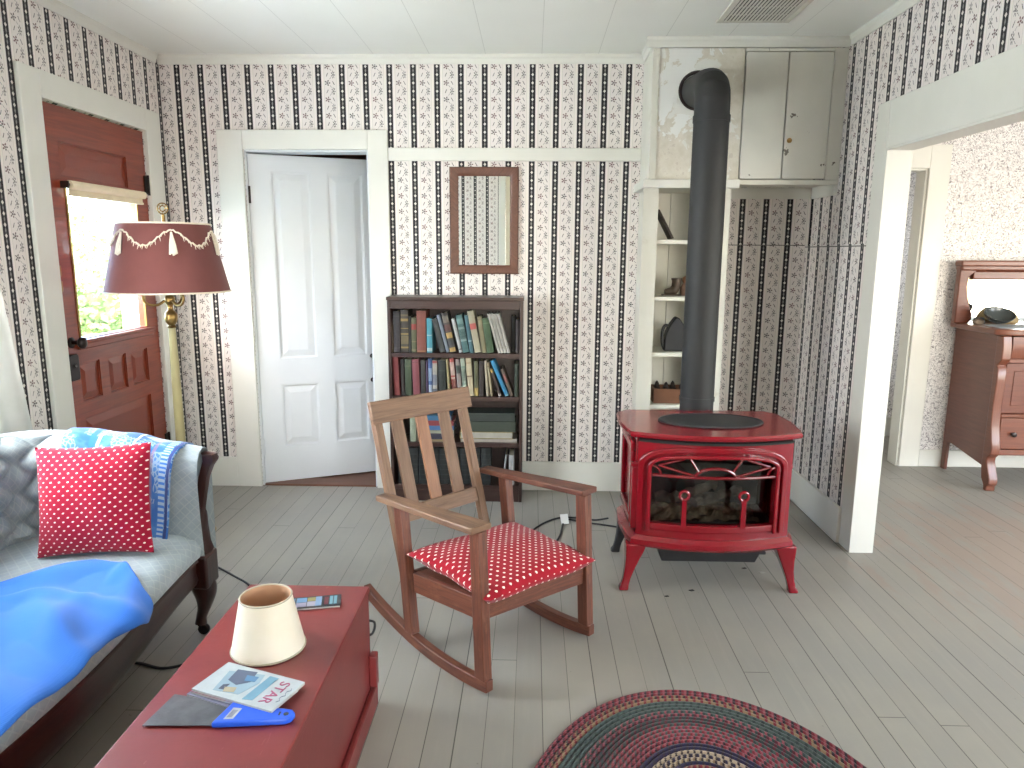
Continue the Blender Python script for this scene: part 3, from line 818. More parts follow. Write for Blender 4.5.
# things on the narrow shelves
t = thing('picture_board', 'thin dark board leaning on the top built-in shelf', 'board', (.73, -.2, 1.543))
b = B(); beam(b, (.684, -.24, 1.7053), (.768, -.24, 1.545+.006), .009, .13, up=(0, 1, 0)); obj('panel', b, colour(58, 40, 32), t)
b = B(); beam(b, (.692, -.24, 1.7050), (.776, -.24, 1.546+.006), .003, .11, up=(0, 1, 0)); obj('backing', b, colour(120, 100, 80), t)
b = B(); sh = smooth_path([(.755, -.2, 1.252), (.775, -.2, 1.255), (.80, -.2, 1.262), (.815, -.2, 1.275), (.82, -.2, 1.30), (.822, -.2, 1.325)], 4)
rr = [.014, .018, .019, .020, .021, .022, .023, .024, .026, .027, .027, .026, .025, .025, .026, .026, .026, .026, .027, .027, .028][:len(sh)]
tube(b, sh, rr, 14); box(b, .742, .846, -.222, -.178, 1.2335, 1.242)
t = thing('boot_ornament', 'small brown boot-shaped ornament on the second built-in shelf', 'ornament', (.80, -.2, 1.2335)); obj('boot', b, colour(112, 92, 74), t, smooth=True)
b = B(); tube(b, [(.822, -.2, 1.322), (.822, -.2, 1.332)], .031, 14); obj('cuff', b, colour(96, 78, 62), t, smooth=True)
t = thing('figurine', 'orange-brown pottery figurine beside the small boot ornament', 'ornament', (.875, -.2, 1.2335))
b = B(); lathe(b, [(.001, 1.2335), (.030, 1.2335), (.034, 1.25), (.032, 1.28), (.024, 1.298), (.022, 1.303), (.001, 1.304)], (.876, -.2, 0), 18); obj('body', b, colour(150, 104, 74), t, smooth=True)
b = B(); lathe(b, [(.001, 1.300), (.018, 1.304), (.024, 1.318), (.022, 1.334), (.010, 1.345), (.001, 1.347)], (.876, -.2, 0), 16); obj('head', b, colour(176, 112, 68), t, smooth=True)
t = thing('flat_iron', 'dark cast flat iron standing on its heel on the built-in shelf', 'iron', (.85, -.2, .919))
b = B(); pts = [(-.068, 0), (.068, 0), (.068, .06), (.058, .11), (.036, .155), (.012, .188), (0, .195), (-.012, .188), (-.036, .155), (-.058, .11), (-.068, .06)]
prism(b, [(x+.828, z+.9195) for x, z in pts], 'xz', -.245, -.17); obj('body', b, M['iron'], t, bevel=.006)
b = B(); tube(b, smooth_path([(.79, -.22, .932), (.768, -.225, .932), (.750, -.225, .96), (.748, -.225, 1.03), (.760, -.225, 1.062), (.778, -.222, 1.062), (.792, -.22, 1.03)], 4), .009, 10); obj('handle', b, M['iron'], t, smooth=True)
t = thing('cone_crate', 'small orange-brown wooden crate of pine cones on the lowest visible shelf', 'crate', (.83, -.2, .62))
b = B(); box(b, .705, .965, -.275, -.267, .6205, .705); box(b, .705, .965, -.133, -.125, .6205, .705); box(b, .705, .713, -.267, -.133, .6205, .705); box(b, .957, .965, -.267, -.133, .6205, .705); box(b, .713, .957, -.267, -.133, .6205, .628)
obj('box', b, colour(150, 92, 54), t)
for i, x in enumerate((.737, .783, .829, .875, .921)):
    b = B(); c = (x, -.2+.02*(-1)**i, .6285)
    prof = [(.001, 0)]
    for k in range(7):
        r = .023*math.sin(PI*(k+.8)/8.2); prof += [(r, k*.015+.004), (r*.68, k*.015+.011)]
    prof.append((.001, .110)); lathe(b, prof, c, 11)
    o = obj('pine_cone', b, colour(52, 38, 32)); tag(o, ['pine cone at the left end of the small crate', 'second pine cone from the left in the small crate', 'middle pine cone in the small crate', 'second pine cone from the right in the small crate', 'pine cone at the right end of the small crate'][i], 'pine cone', 'pine cones in the crate')
# ================================================================== STOVE AND PIPE
SX = .792
def bow(x): return -.085*max(0, 1-((x-SX)/.37)**2)
def bowed(b, k=1.0):
    for v in b.verts: v.co.y += bow(v.co.x)*k
    return b
def subx(b, step=.06):          # cut so that flat bars can follow the bowed front
    for i in range(-6, 7):
        bmesh.ops.bisect_plane(b, geom=list(b.verts)+list(b.edges)+list(b.faces), plane_co=(SX+i*step, 0, 0), plane_no=(1, 0, 0))
    return b
FY = -1.338; FX = SX-.012
t = thing('wood_stove', 'red enamelled heating stove on curved legs in front of the alcove', 'stove', (SX, -1.14, 0))
def plan(w, front, rear, mid=.028, bowk=1.0, n=12):
    pts = [(SX-w+.03, rear), (SX-w-mid*.6, rear-.06), (SX-w-mid, (front+rear)/2), (SX-w-mid*.5, front+.05)]
    for i in range(n+1):
        x = SX-w + 2*w*i/n; pts.append((x, front + bow(x)*bowk))
    pts += [(SX+w+mid*.5, front+.05), (SX+w+mid, (front+rear)/2), (SX+w+mid*.6, rear-.06), (SX+w-.03, rear)]
    return pts
def slab(b, levels):
    loft(b, [[(x, y, z) for x, y in p] for p, z in levels]); return b
b = slab(B(), [(plan(.338, -1.325, -.93), .690), (plan(.362, -1.350, -.915), .700), (plan(.366, -1.354, -.912), .712), (plan(.360, -1.348, -.918), .722)])
obj('top_plate', b, M['enamel'], t, smooth=True, angle=35)
b = B(); lathe(b, [(.001, .7222), (.232, .7222), (.236, .726), (.232, .730), (.222, .731), (.218, .728), (.001, .728)], (SX+.022, -1.155, 0), 48, sx=1.0, sy=.62); obj('warming_plate', b, M['iron'], t, smooth=True, angle=30, label='oval black griddle plate')
# body shell: rear box, open at the front behind the glass
b = B(); box(b, SX-.335, SX-.320, -1.33, -.94, .262, .69); box(b, SX+.320, SX+.335, -1.33, -.94, .262, .69); box(b, SX-.320, SX+.320, -.955, -.94, .262, .69); box(b, SX-.320, SX+.320, -1.33, -.955, .262, .275); box(b, SX-.320, SX+.320, -1.33, -.955, .675, .69)
obj('body_shell', b, M['enamel_dark'], t, bevel=.004)
for s in (-1, 1):               # raised side panels
    b = B()
    x = SX+s*.335; x2 = SX+s*.352
    box(b, min(x, x2), max(x, x2), -1.30, -.97, .29, .33); box(b, min(x, x2), max(x, x2), -1.30, -.97, .62, .66)
    box(b, min(x, x2), max(x, x2), -1.30, -1.26, .33, .62); box(b, min(x, x2), max(x, x2), -1.01, -.97, .33, .62)
    obj('side_moulding', b, M['enamel'], t, bevel=.006)
# front: surround with arched opening
def arch(w, z0, zs, zt, n=20):
    pts = [(FX-w, z0), (FX-w, zs)]
    for i in range(1, n): 
        a = PI - PI*i/n; e = .62
        cx = math.copysign(abs(math.cos(a))**e, math.cos(a)); cz = abs(math.sin(a))**(.9)
        pts.append((FX + w*cx, zs + (zt-zs)*cz))
    pts += [(FX+w, zs), (FX+w, z0)]
    return pts
def ring_front(outer, inner, y0, y1):
    b = B()
    loft(b, [[(x, y1, z) for x, z in outer], [(x, y0, z) for x, z in outer], [(x, y0, z) for x, z in inner], [(x, y1, z) for x, z in inner]], closed=False, caps=False, wrap=True)
    return b
OUT = [(FX-.318, .285), (FX-.318, .575)] + [(FX-.318+.636*i/20, .575+.1*min(1, math.sin(PI*i/20)*6)) for i in range(1, 20)] + [(FX+.318, .575), (FX+.318, .285)]
# square-topped plate with arched opening
inn = arch(.262, .30, .572, .638); sq = []
for (x, z) in inn: sq.append((max(SX-.330, min(SX+.330, FX+(x-FX)*1.26)), .270 if z <= .3001 else (z if z < .573 else .680)))
sq[0] = (SX-.330, .270); sq[-1] = (SX+.330, .270); sq[1] = (SX-.33, .60); sq[-2] = (SX+.33, .60); sq[2] = (SX-.33, .68); sq[-3] = (SX+.33, .68)
b = ring_front(sq, inn, FY, FY+.03); bowed(b); obj('front_plate', b, M['enamel'], t, smooth=True, angle=30)
b = B(); box(b, SX-.330, SX+.330, FY, FY+.03, .262, .300); subx(b); bowed(b); obj('front_sill', b, M['enamel'], t)
for (w0, w1, zt0, zt1, y) in ((.318, .292, .672, .648, FY-.014), (.280, .262, .640, .624, FY-.022)):
    b = ring_front(arch(w0, .288, .575, zt0), arch(w1, .288, .575, zt1), y, FY+.004); bowed(b); obj('arch_moulding', b, M['enamel'], t, smooth=True, bevel=.006, seg=3)
b = B(); box(b, FX-.262, FX+.262, FY-.012, FY+.02, .296, .326); subx(b); bowed(b); obj('door_rail', b, M['enamel'], t, bevel=.004)
b = B(); box(b, SX-.325, SX+.325, FY-.006, FY+.012, .680, .690); subx(b); bowed(b); obj('air_slot', b, M['soot'], t)
# side pilasters of the front
for s in (-1, 1):
    b = B(); x0 = FX+s*.322; box(b, x0-.018, x0+.018, FY-.016, FY+.01, .285, .565); box(b, x0-.024, x0+.024, FY-.02, FY+.01, .565, .585)
    obj('pilaster', b, M['enamel'], t, bevel=.005)
# skirt moulding
b = slab(B(), [(plan(.330, -1.345, -.94, .01), .262), (plan(.350, -1.362, -.925), .245), (plan(.352, -1.364, -.923), .225), (plan(.340, -1.352, -.935), .212)])
obj('skirt', b, M['enamel'], t, smooth=True, angle=35)
# glass, grille, andirons, embers, logs
b = B(); g = arch(.262, .30, .572, .626); prism(b, g, 'xz', FY+.034, FY+.038); obj('glass_window', b, M['stove_glass'], t)
b = B(); r = .0055; zb = .540
def fb(p, q, rad=r):
    n = 6; tube(b, [(p[0]+(q[0]-p[0])*i/n, FY-.006+bow(p[0]+(q[0]-p[0])*i/n), p[1]+(q[1]-p[1])*i/n) for i in range(n+1)], rad, 8)
fb((FX-.258, zb), (FX+.258, zb), .007)
def arcx(cx, cz, rx, rz, a0, a1, rad=r, n=16):
    tube(b, [(cx+rx*math.cos(a0+(a1-a0)*i/n), FY-.006+bow(cx+rx*math.cos(a0+(a1-a0)*i/n)), cz+rz*math.sin(a0+(a1-a0)*i/n)) for i in range(n+1)], rad, 8)
arcx(FX, zb, .085, .042, 0, PI, .007)
for s in (-1, 1):
    fb((FX+s*.088, zb+.008), (FX+s*.235, zb+.045)); fb((FX+s*.070, zb+.025), (FX+s*.115, zb+.092))
    fb((FX+s*.230, zb+.046), (FX+s*.130, zb+.080)); arcx(FX+s*.258, zb, .034, .040, PI/2, PI if s > 0 else 0, r, 10)
    arcx(FX+s*.02, zb+.100, .12, .018, PI if s < 0 else 0, 3*PI/2, r, 8)
obj('sunburst_grille', b, M['enamel_dark'], t, smooth=True)
for s in (-1, 1):
    x = FX+s*.125; b = B(); y = FY-.010+bow(x)
    prism(b, [(x-.012, .318), (x+.012, .318), (x+.010, .345), (x+.009, .44), (x-.009, .44), (x-.010, .345)], 'xz', y-.008, y+.008)
    tube(b, [(x+.019*math.cos(2*PI*k/18), y, .461+.019*math.sin(2*PI*k/18)) for k in range(18)], .0065, 8, wrap=True)
    obj('andiron', b, M['enamel'], t, smooth=True, angle=35)
b = B(); box(b, FX-.312, FX+.312, -1.27, -.957, .278, .284); box(b, FX-.312, FX+.312, -1.01, -1.00, .284, .67)
obj('firebox_lining', b, M['soot'], t)
def lump(u, v):
    x = SX-.24+.48*u; y = -1.26+.20*v
    return (x, y, .285+.022*v+.007*math.sin(23*x+11*y)+.012*math.sin(57*x)*math.cos(61*y)+.008*random.random())
b = B(); surf(b, lump, 44, 18); o = obj('embers', b, M['stone'], t); o['kind'] = 'stuff'
for (p, q, rad) in (((FX-.19, -1.08, .335), (FX+.16, -1.10, .345), .030), ((FX-.12, -1.14, .350), (FX+.10, -1.05, .395), .026), ((FX-.02, -1.15, .335), (FX+.21, -1.07, .37), .026)):
    b = B(); P = [Vector(p).lerp(Vector(q), i/10)+Vector((0, .006*math.sin(i*1.7), .006*math.sin(i*2.3))) for i in range(11)]
    tube(b, P, [rad*(.85+.15*math.sin(i*2.1+p[0]*9)) for i in range(11)], 9); obj('log', b, M['log'], t, smooth=True)
b = B(); loft(b, [[(SX-.235, -1.36, .211), (SX+.235, -1.36, .211), (SX+.235, -1.0, .211), (SX-.235, -1.0, .211)], [(SX-.205, -1.34, .128), (SX+.205, -1.34, .128), (SX+.205, -1.02, .128), (SX-.205, -1.02, .128)]])
obj('ash_pan', b, M['iron'], t, bevel=.004)
b = B(); tube(b, [(SX+.20, -1.385, .214), (SX+.25, -1.372, .214)], .006, 8); tube(b, [(SX+.25, -1.372, .214), (SX+.285, -1.36, .214)], .009, 8); obj('latch_rod', b, M['steel'], t, smooth=True)
def leg(x, y, sx, sy, mat):
    prof = [(.000, .222, .044), (.004, .19, .040), (.012, .15, .031), (.024, .10, .022), (.036, .055, .017), (.044, .025, .017), (.050, .012, .021), (.050, .0, .020)]
    loops = []
    for o_, z, w in prof:
        cx, cy = x+sx*o_, y+sy*o_
        loops.append([(cx-w, cy-w, z), (cx+w, cy-w, z), (cx+w, cy+w, z), (cx-w, cy+w, z)])
    return loft(B(), loops)
for (x, y, sx, sy, m) in ((SX-.325, -1.338, -.95, -.35, 'enamel'), (SX+.325, -1.338, .95, -.35, 'enamel'), (SX-.315, -.965, -.95, .5, 'iron'), (SX+.315, -.965, .95, .5, 'iron')):
    obj('leg', leg(x, y, sx, sy, None), M[m], t, smooth=True, bevel=.006, angle=50, label='black rear leg' if m == 'iron' else None)

t = thing('stove_pipe', 'black flue pipe rising from the red stove into the plaster', 'stove pipe', (.845, -.70, .60))
PX, PY, PR = .845, -.735, .084
b = B(); lathe(b, [(PR-.002, .60), (PR, .60), (PR, 2.12), (PR-.002, 2.12)], (PX, PY, 0), 36, closed=True); obj('pipe', b, M['pipe'], t, smooth=True)
b = B()
Rb = .105; ZE = 2.268
path = [(PX, PY, 2.105)]
for i in range(4):
    a = (PI/2)*(i+.5)/4; path.append((PX+.002*i, PY+Rb*(1-math.cos(a)), ZE-Rb+Rb*math.sin(a)))
path += [(.852, PY+Rb+.04, ZE+.010), (.858, -.30, 2.312)]
tube(b, path, PR-.001, 36); obj('elbow', b, M['pipe'], t, smooth=True, angle=14)
b = B(); lathe(b, [(PR-.001, 2.085), (PR+.0035, 2.085), (PR+.0035, 2.115), (PR-.001, 2.115)], (PX, PY, 0), 36, closed=True); obj('seam_band', b, M['pipe'], t, smooth=True, angle=30)
b = B(); lathe(b, [(PR-.001, .735), (PR+.004, .735), (PR+.004, .755), (PR-.001, .755)], (PX, PY, 0), 36, closed=True)
obj('seam_band', b, M['pipe'], t, smooth=True, angle=30)
b = B(); RX = Matrix.Rotation(PI/2, 3, 'X'); lathe(b, [(PR, -.006), (.098, -.006), (.101, .004), (.096, .010), (PR, .008)], (.858, CY-.002, 2.312), 36, RX, closed=True); obj('thimble_ring', b, M['chimney_ring'], t, smooth=True, angle=30, label='rust-brown ring at the wall')
# flue outlet at the back of the stove
b = B(); lathe(b, [(PR-.004, .56), (PR+.010, .56), (PR+.010, .605), (PR-.004, .605)], (PX, PY, 0), 36, closed=True); tube(b, [(PX, PY, .50), (PX, PY, .58)], PR-.003, 30); tube(b, [(PX, PY-.03, .55), (PX, -.938, .55)], .06, 24)
obj('flue_collar', b, M['iron'], t, smooth=True, angle=30)

# ================================================================== ROCKING CHAIR
F2 = Vector((.715, -.70, 0)).normalized(); W2d = Vector((.70, .715, 0)).normalized(); UPV = Vector((0, 0, 1))
O = Vector((-.164, -2.131, 0))
def K(s, w, z): return O + F2*s + W2d*w + UPV*z          # s forward from the front-left post, w across, z up
t = thing('rocking_chair', 'worn wooden slat-back rocking chair with red dotted seat pad', 'rocking chair', K(-.2, .28, 0))
WW = .532
def rock_z(s): return .365*(s+.16)**2
for w in (0, WW):
    b = B(); L = []
    for i in range(19):
        s = -.69+ (.74)*i/18; z = rock_z(s)
        L.append([K(s, w-.016, z), K(s, w+.016, z), K(s, w+.016, z+.042), K(s, w-.016, z+.042)])
    loft(b, L); obj('rocker', b, M['rock_dark'], t, bevel=.003)
def post(b, p, q, a, c):
    """square post from p to q, a along the chair, c across"""
    loft(b, [[P + F2*sx*a/2 + W2d*sy*c/2 for sx, sy in ((-1, -1), (1, -1), (1, 1), (-1, 1))] for P in (p, q)])
for w in (0, WW):
    b = B(); post(b, K(.018, w, rock_z(.02)+.041), K(-.008, w, .574), .048, .038); obj('front_leg', b, M['rock_dark'], t, bevel=.003)
    b = B(); post(b, K(-.385, w, rock_z(-.385)+.041), K(-.440, w, .546), .046, .038); obj('rear_leg', b, M['rock_dark'], t, bevel=.003)
    b = B(); sg = -1 if w == 0 else 1
    A0 = K(-.560, w-(.02 if w else 0), .538); A1 = K(.018, w, .5755)
    n = 10; L = []
    for i in range(n+1):
        p = A0.lerp(A1, i/n); hw = .026+.017*min(1, i/(n*.8)); q = p + W2d*sg*.006
        L.append([q-W2d*hw, q+W2d*hw, q+W2d*hw+UPV*.023, q-W2d*hw+UPV*.023])
    loft(b, L); obj('armrest', b, M['rock_grey' if w == 0 else 'rock_dark'], t, bevel=.004)
# seat frame
b = B(); beam(b, K(.006, .019, .297), K(.006, WW-.019, .262), .022, .072); obj('front_rail', b, M['rock_dark'], t, bevel=.002)
for w in (0, WW):
    b = B(); beam(b, K(-.36, w+(.004 if w == 0 else -.004), .268), K(-.025, w+(.004 if w == 0 else -.004), .296 if w == 0 else .27), .022, .074); obj('side_rail', b, M['rock_dark'], t, bevel=.002)
b = B(); beam(b, K(-.385, .019, .27), K(-.385, WW-.019, .25), .022, .06); obj('rear_rail', b, M['rock_dark'], t, bevel=.002)
b = B(); box(b, 0, .33, .012, WW-.012, 0, .012, Matrix.Translation(K(-.36, 0, .292)) @ Matrix((F2, W2d, UPV)).transposed().to_4x4()); obj('seat_board', b, M['rock_dark'], t)
# reclined back
def KB(w, z): 
    s = -.470 - (z-.28)*.30; return K(s, w, z)
nrm = (F2 + UPV*.30).normalized()
def bpost(b, w, z0, z1, a, c):
    loft(b, [[P + nrm*sx*c/2 + W2d*sy*a/2 for sx, sy in ((-1, -1), (1, -1), (1, 1), (-1, 1))] for P in (KB(w, z0), KB(w, z1))])
for w in (.030, WW-.072):
    b = B(); bpost(b, w, .26, .845, .034, .030); obj('back_post', b, M['rock_grey'], t, bevel=.002)
b = B(); beam(b, KB(-.006, .857)+nrm*.0265, KB(WW-.046, .857)+nrm*.0265, .022, .088, up=tuple((UPV - F2*.30).normalized())); obj('top_rail', b, M['rock_grey'], t, bevel=.003, label='pale weathered top rail')
b = B(); beam(b, KB(.040, .465), KB(WW-.090, .465), .022, .060, up=tuple((UPV - F2*.30).normalized())); obj('lower_back_rail', b, M['rock_grey'], t, bevel=.002)
for w, m in ((.122, 'rock_grey'), (.240, 'rock_orange'), (.356, 'rock_grey')):
    b = B(); bpost(b, w, .494, .835, .055, .012); obj('back_slat', b, M[m], t, bevel=.002, label='warm orange slat' if m == 'rock_orange' else None)

# dotted seat pad
def pad(u, v, top):
    a = (u-.5)*2; c = (v-.5)*2
    e = (1-abs(a)**2.6)*(1-abs(c)**2.6); e = max(0, e)**.30
    pinch = 1+.05*(abs(a)*abs(c))**2 - .03*(1-abs(a*c))
    s = -.172 + a*.215*pinch; w = WW/2 + c*.266*pinch
    crown = .018*(1-a*a)*(1-c*c)
    z = .366 + .012*(-c) - .024*((a+1)/2)**2 - .008 + .02*a*0 + (.034*e+crown if top else -.052*e) + .004*math.sin(9*a+4*c)*e
    # the corners of the pad slip between and past the posts
    if abs(c) > .86 and a > .78: s = min(s, -.170+.222*1.0)
    return K(s, w, z)
b = B(); surf(b, lambda u, v: pad(u, v, True), 30, 34, lambda u, v: (v*.60, u*.48)); surf(b, lambda u, v: pad(u, v, False), 30, 34, lambda u, v: (v*.60, u*.48))
bmesh.ops.remove_doubles(b, verts=b.verts, dist=.0006); bmesh.ops.recalc_face_normals(b, faces=b.faces)
o = obj('seat_cushion', b, M['polka_seat'], smooth=True, angle=70); tag(o, 'red seat pad with white dots lying on the rocking chair', 'cushion')
# ================================================================== SOFA
t = thing('sofa', 'antique pale green tufted sofa with dark carved wood frame by left wall', 'sofa', (-1.7, -2.6, 0))
YF, YN = -1.79, -3.55                       # far and near arm centre lines
def path(u):
    """plan of back and arms: u 0 = near arm front ... 1 = far arm front; returns point, inward normal, arm fraction"""
    r = .16; xb = -1.955; xf = -1.224
    La = xf-(xb+r); Lc = r*PI/2; Lb = (YF-YN)-2*r; T = 2*La+2*Lc+Lb; s = u*T
    if s < La: return Vector((xf-s, YN, 0)), Vector((0, 1, 0)), 1-s/La, s
    s2 = s-La
    if s2 < Lc:
        a = s2/r; return Vector((xb+r-r*math.sin(a), YN+r-r*math.cos(a), 0)), Vector((math.sin(a), math.cos(a), 0)), 0, s
    s3 = s2-Lc
    if s3 < Lb: return Vector((xb, YN+r+s3, 0)), Vector((1, 0, 0)), 0, s
    s4 = s3-Lb
    if s4 < Lc:
        a = s4/r; return Vector((xb+r-r*math.cos(a), YF-r+r*math.sin(a), 0)), Vector((math.cos(a), -math.sin(a), 0)), 0, s
    s5 = s4-Lc
    return Vector((xb+r+s5, YF, 0)), Vector((0, -1, 0)), min(1, s5/La), s
SEC = [(.045, .31), (.050, .40), (.056, .48), (.060, .56), (.062, .63), (.060, .70), (.050, .748), (.030, .780), (0, .792), (-.030, .783), (-.052, .752), (-.060, .70), (-.058, .56), (-.055, .40), (-.052, .31)]
def sec(v):
    x = v*(len(SEC)-1); i = min(int(x), len(SEC)-2); f = x-i
    return SEC[i][0]*(1-f)+SEC[i+1][0]*f, SEC[i][1]*(1-f)+SEC[i+1][1]*f
def topscale(arm): return 1 - .115*max(0, arm-.35)**1.3
TUP, TUQ, TS0 = .20, .112, 0.0
def backf(u, v):
    p, nn, arm, s = path(u); d, z = sec(v); z = .31+(z-.31)*1.035
    z2 = .31+(z-.31)*(topscale(arm)); z2 = .31 + (z-.31)*(1-.20*max(0, arm-.3)**1.4) if arm else z
    bul = 0
    if d > .02 and z > .42:
        a, c = (s-TS0)/TUP, (z-.755)/TUQ
        h = (abs(math.sin(PI*(a+c)*1.0))*abs(math.sin(PI*(a-c)*1.0)))**.5
        fade = 1 if not arm else max(0, 1-arm*5); bul = .042*h*fade - .018*fade
    return p + nn*(d+bul) + Vector((0, 0, z2))
# put one column of buttons at Y = -1.93 on the back
Lx = [path(i/4000) for i in range(4001)]
TS0 = min((q for q in Lx if q[2] == 0 and q[1].x > .5), key=lambda q: abs(q[0].y+1.945))[3]
b = B(); surf(b, backf, 420, 96, lambda a, c: (a*3.4, c*1.1)); obj('tufted_back', b, M['seat_fabric'], t, smooth=True, angle=75)
for ky in range(-3, 1):
    for z in ((.755, .643, .531) if ky % 2 == 0 else (.699, .587, .475)):
        s = TS0 + ky*TUP/2
        u = s/Lx[-1][3]; p, nn, arm, _ = path(u)
        b = B(); lathe(b, [(.001, .0), (.010, .001), (.010, .004), (.006, .008), (.001, .009)], p+nn*.046+Vector((0, 0, z)), 10, Matrix.Rotation(PI/2, 3, 'Y')); obj('button', b, M['seat_fabric'], t, smooth=True)
def xfront(y): return -1.205 + .022*math.cos((y+2.66)*2*PI/1.7)
prof = [(-1.905, .345), (-1.905, .405), (-1.80, .412), (-1.6, .420), (-1.4, .424), (0, .418), (.0, .40), (0, .37), (0, .336)]
dxp = [None]*5 + [-.085, -.022, -.006, -.012]
b = B(); L = []
for i in range(41):
    y = -1.842 + (-3.498+1.842)*i/40; xf = xfront(y)
    L.append([((p[0] if d is None else xf+d), y, p[1] + (.004*math.sin(y*9) if p[1] > .41 else 0)) for p, d in zip(prof, dxp)])
loft(b, L); obj('seat', b, M['seat_fabric'], t, smooth=True, angle=60)
# carved frame: front rail, end rails, front posts, legs with casters
b = B(); L = []
for i in range(41):
    y = -1.87 + (-3.47+1.87)*i/40; xf = xfront(y)-.018; k = math.cos((y+2.66)*2*PI/1.7)
    zb = .205+.016*(1-k); L.append([(xf-.03, y, zb), (xf-.003, y, zb), (xf+.006, y, zb+.02), (xf, y, zb+.05), (xf+.002, y, .320), (xf+.012, y, .328), (xf+.010, y, .337), (xf-.03, y, .337)])
loft(b, L); obj('front_rail', b, M['sofa_wood'], t, smooth=True, angle=40)
for yc, sg in ((YF, 1), (YN, -1)):
    b = bx(-2.0, -1.26, yc-.045, yc+.045, .22, .315); obj('end_rail', b, M['sofa_wood'], t, bevel=.005)
    rows = [(.728, -1.215, -.004, .030, .016), (.722, -1.200, -.014, .042, .022), (.700, -1.196, -.018, .050, .024), (.675, -1.210, -.012, .046, .020), (.63, -1.228, -.006, .040, .018), (.56, -1.242, -.004, .036, .018), (.50, -1.252, -.012, .036, .018), (.482, -1.252, -.036, .042, .022), (.43, -1.252, -.046, .044, .022), (.37, -1.246, -.046, .044, .020), (.338, -1.236, -.040, .044, .022)]
    b = B(); L = []
    for z, x, a, c, th in rows: 
        y0, y1 = (yc+a*1, yc+c) if sg == 1 else (yc-c, yc-a)
        L.append([(x-th, y0, z), (x+th*.5, y0+.006, z), (x+th*.9, (y0+y1)/2, z), (x+th*.5, y1-.006, z), (x-th, y1, z)])
    loft(b, L); obj('arm_post', b, M['sofa_wood'], t, smooth=True, angle=50)
    b = bx(-1.276, -1.215, yc-.058*1, yc+.046, .205, .337); obj('corner_block', b, M['sofa_wood'], t, bevel=.010, seg=3)
    for x, dx in ((-1.258, 1), (-2.0, -1)):
        b = B(); pts = [(x, yc-sg*.004, .215), (x+dx*.008, yc-sg*.010, .17), (x+dx*.002, yc-sg*.012, .12), (x-dx*.012, yc-sg*.012, .075), (x-dx*.016, yc-sg*.014, .045)]
        tube(b, smooth_path(pts, 4), [.044, .046, .047, .045, .042, .038, .034, .030, .027, .024, .022, .021, .020, .020, .021, .022, .023][:17], 12); lg = obj('leg', b, M['sofa_wood'], t, smooth=True)
        b = B(); lathe(b, [(.001, -.009), (.020, -.009), (.0225, -.004), (.0225, .004), (.020, .009), (.001, .009)], (x-dx*.006, yc-sg*.014, .0226), 16, Matrix.Rotation(PI/2, 3, 'X')); box(b, x-dx*.016-.006, x-dx*.016+.006, yc-sg*.014-.016, yc-sg*.014+.016, .040, .052); obj('caster', b, M['knob'], lg, smooth=True, angle=30)

# patterned throw over the far arm
def throw(u, v):
    # v: 0 outside low ... over the top ... 1 inside low ; u from hanging right edge to the left
    zz = [.60, .70, .757, .792, .801, .796, .768, .70, .60, .50, .425]
    dd = [-.078, -.084, -.072, -.042, 0, .042, .074, .086, .086, .084, .086]
    x = v*(len(zz)-1); i = min(int(x), len(zz)-2); f = x-i
    z = zz[i]*(1-f)+zz[i+1]*f; d = dd[i]*(1-f)+dd[i+1]*f
    xr = -1.285 - .10*max(0, v-.45)**1.1; X = xr - u*(.40+.03*math.sin(v*5))
    arm = (X+1.795)/.56; z = .31 + (z-.31)*(1-.20*max(0, arm-.3)**1.4)
    z += .004*math.sin(X*34+v*4)+.007*u; d += .006*math.sin(X*27+v*6)*(1 if d > 0 else .5)
    if u > .85: z += .004*(u-.85)/.15
    return (X, YF-d, z)
b = B(); surf(b, throw, 46, 44, lambda u, v: (u*.43, v*.62)); bmesh.ops.recalc_face_normals(b, faces=b.faces)
t = thing('throw', 'blue and white patterned woven throw draped over the sofa arm', 'throw', (-1.5, YF, .42))
obj('cloth', b, M['throw'], t, smooth=True, angle=80, solid=.006)
b = B()
for i in range(16):
    y = -1.905-.006*i*.4; x = -1.735-.006*math.sin(i*1.3); z0 = .60-.008*i
    tube(b, [(x+.018*math.sin(i*2.3)*.3, y, z0), (x-.012, y-.012, z0-.022), (x-.022+.004*math.sin(i), y-.02, z0-.05-.006*math.sin(i*1.9))], .0028, 5)
surf(b, lambda u, v: (-1.735+.025*u, -1.895-.02*v, .605-.15*v), 3, 8)
obj('fringe', b, colour(150, 178, 210), t, smooth=True)

# red dotted pillow
PC = Vector((-1.512, -2.012, .617)); PXd = Vector((1, .06, .045)).normalized(); PN = Vector((.06, -1, .22)).normalized(); PZ = PXd.cross(PN)*-1
PZ = PN.cross(PXd).normalized(); 
if PZ.z < 0: PZ = -PZ
def pil(u, v, sgn):
    a = (u-.5)*2; c = (v-.5)*2
    e = max(0, (1-a**4)*(1-c**4))**.5*(.55+.45*(1-a*a)*(1-c*c))
    k = 1 - .055*(1-a*a)*abs(c)**3; m = 1 - .055*(1-c*c)*abs(a)**3
    x = a*.200*m; z = c*.192*k
    d = sgn*.066*e + .004*math.sin(7*a+3*c)*e
    return PC + PXd*x + PZ*z + PN*d
b = B(); f = lambda u, v: (u*.40, v*.385); surf(b, lambda u, v: pil(u, v, 1), 32, 32, f); surf(b, lambda u, v: pil(u, v, -1), 32, 32, f)
bmesh.ops.remove_doubles(b, verts=b.verts, dist=.0006); bmesh.ops.recalc_face_normals(b, faces=b.faces)
o = obj('throw_pillow', b, M['polka_pillow'], smooth=True, angle=80); tag(o, 'square red pillow with white dots standing on the sofa', 'pillow')

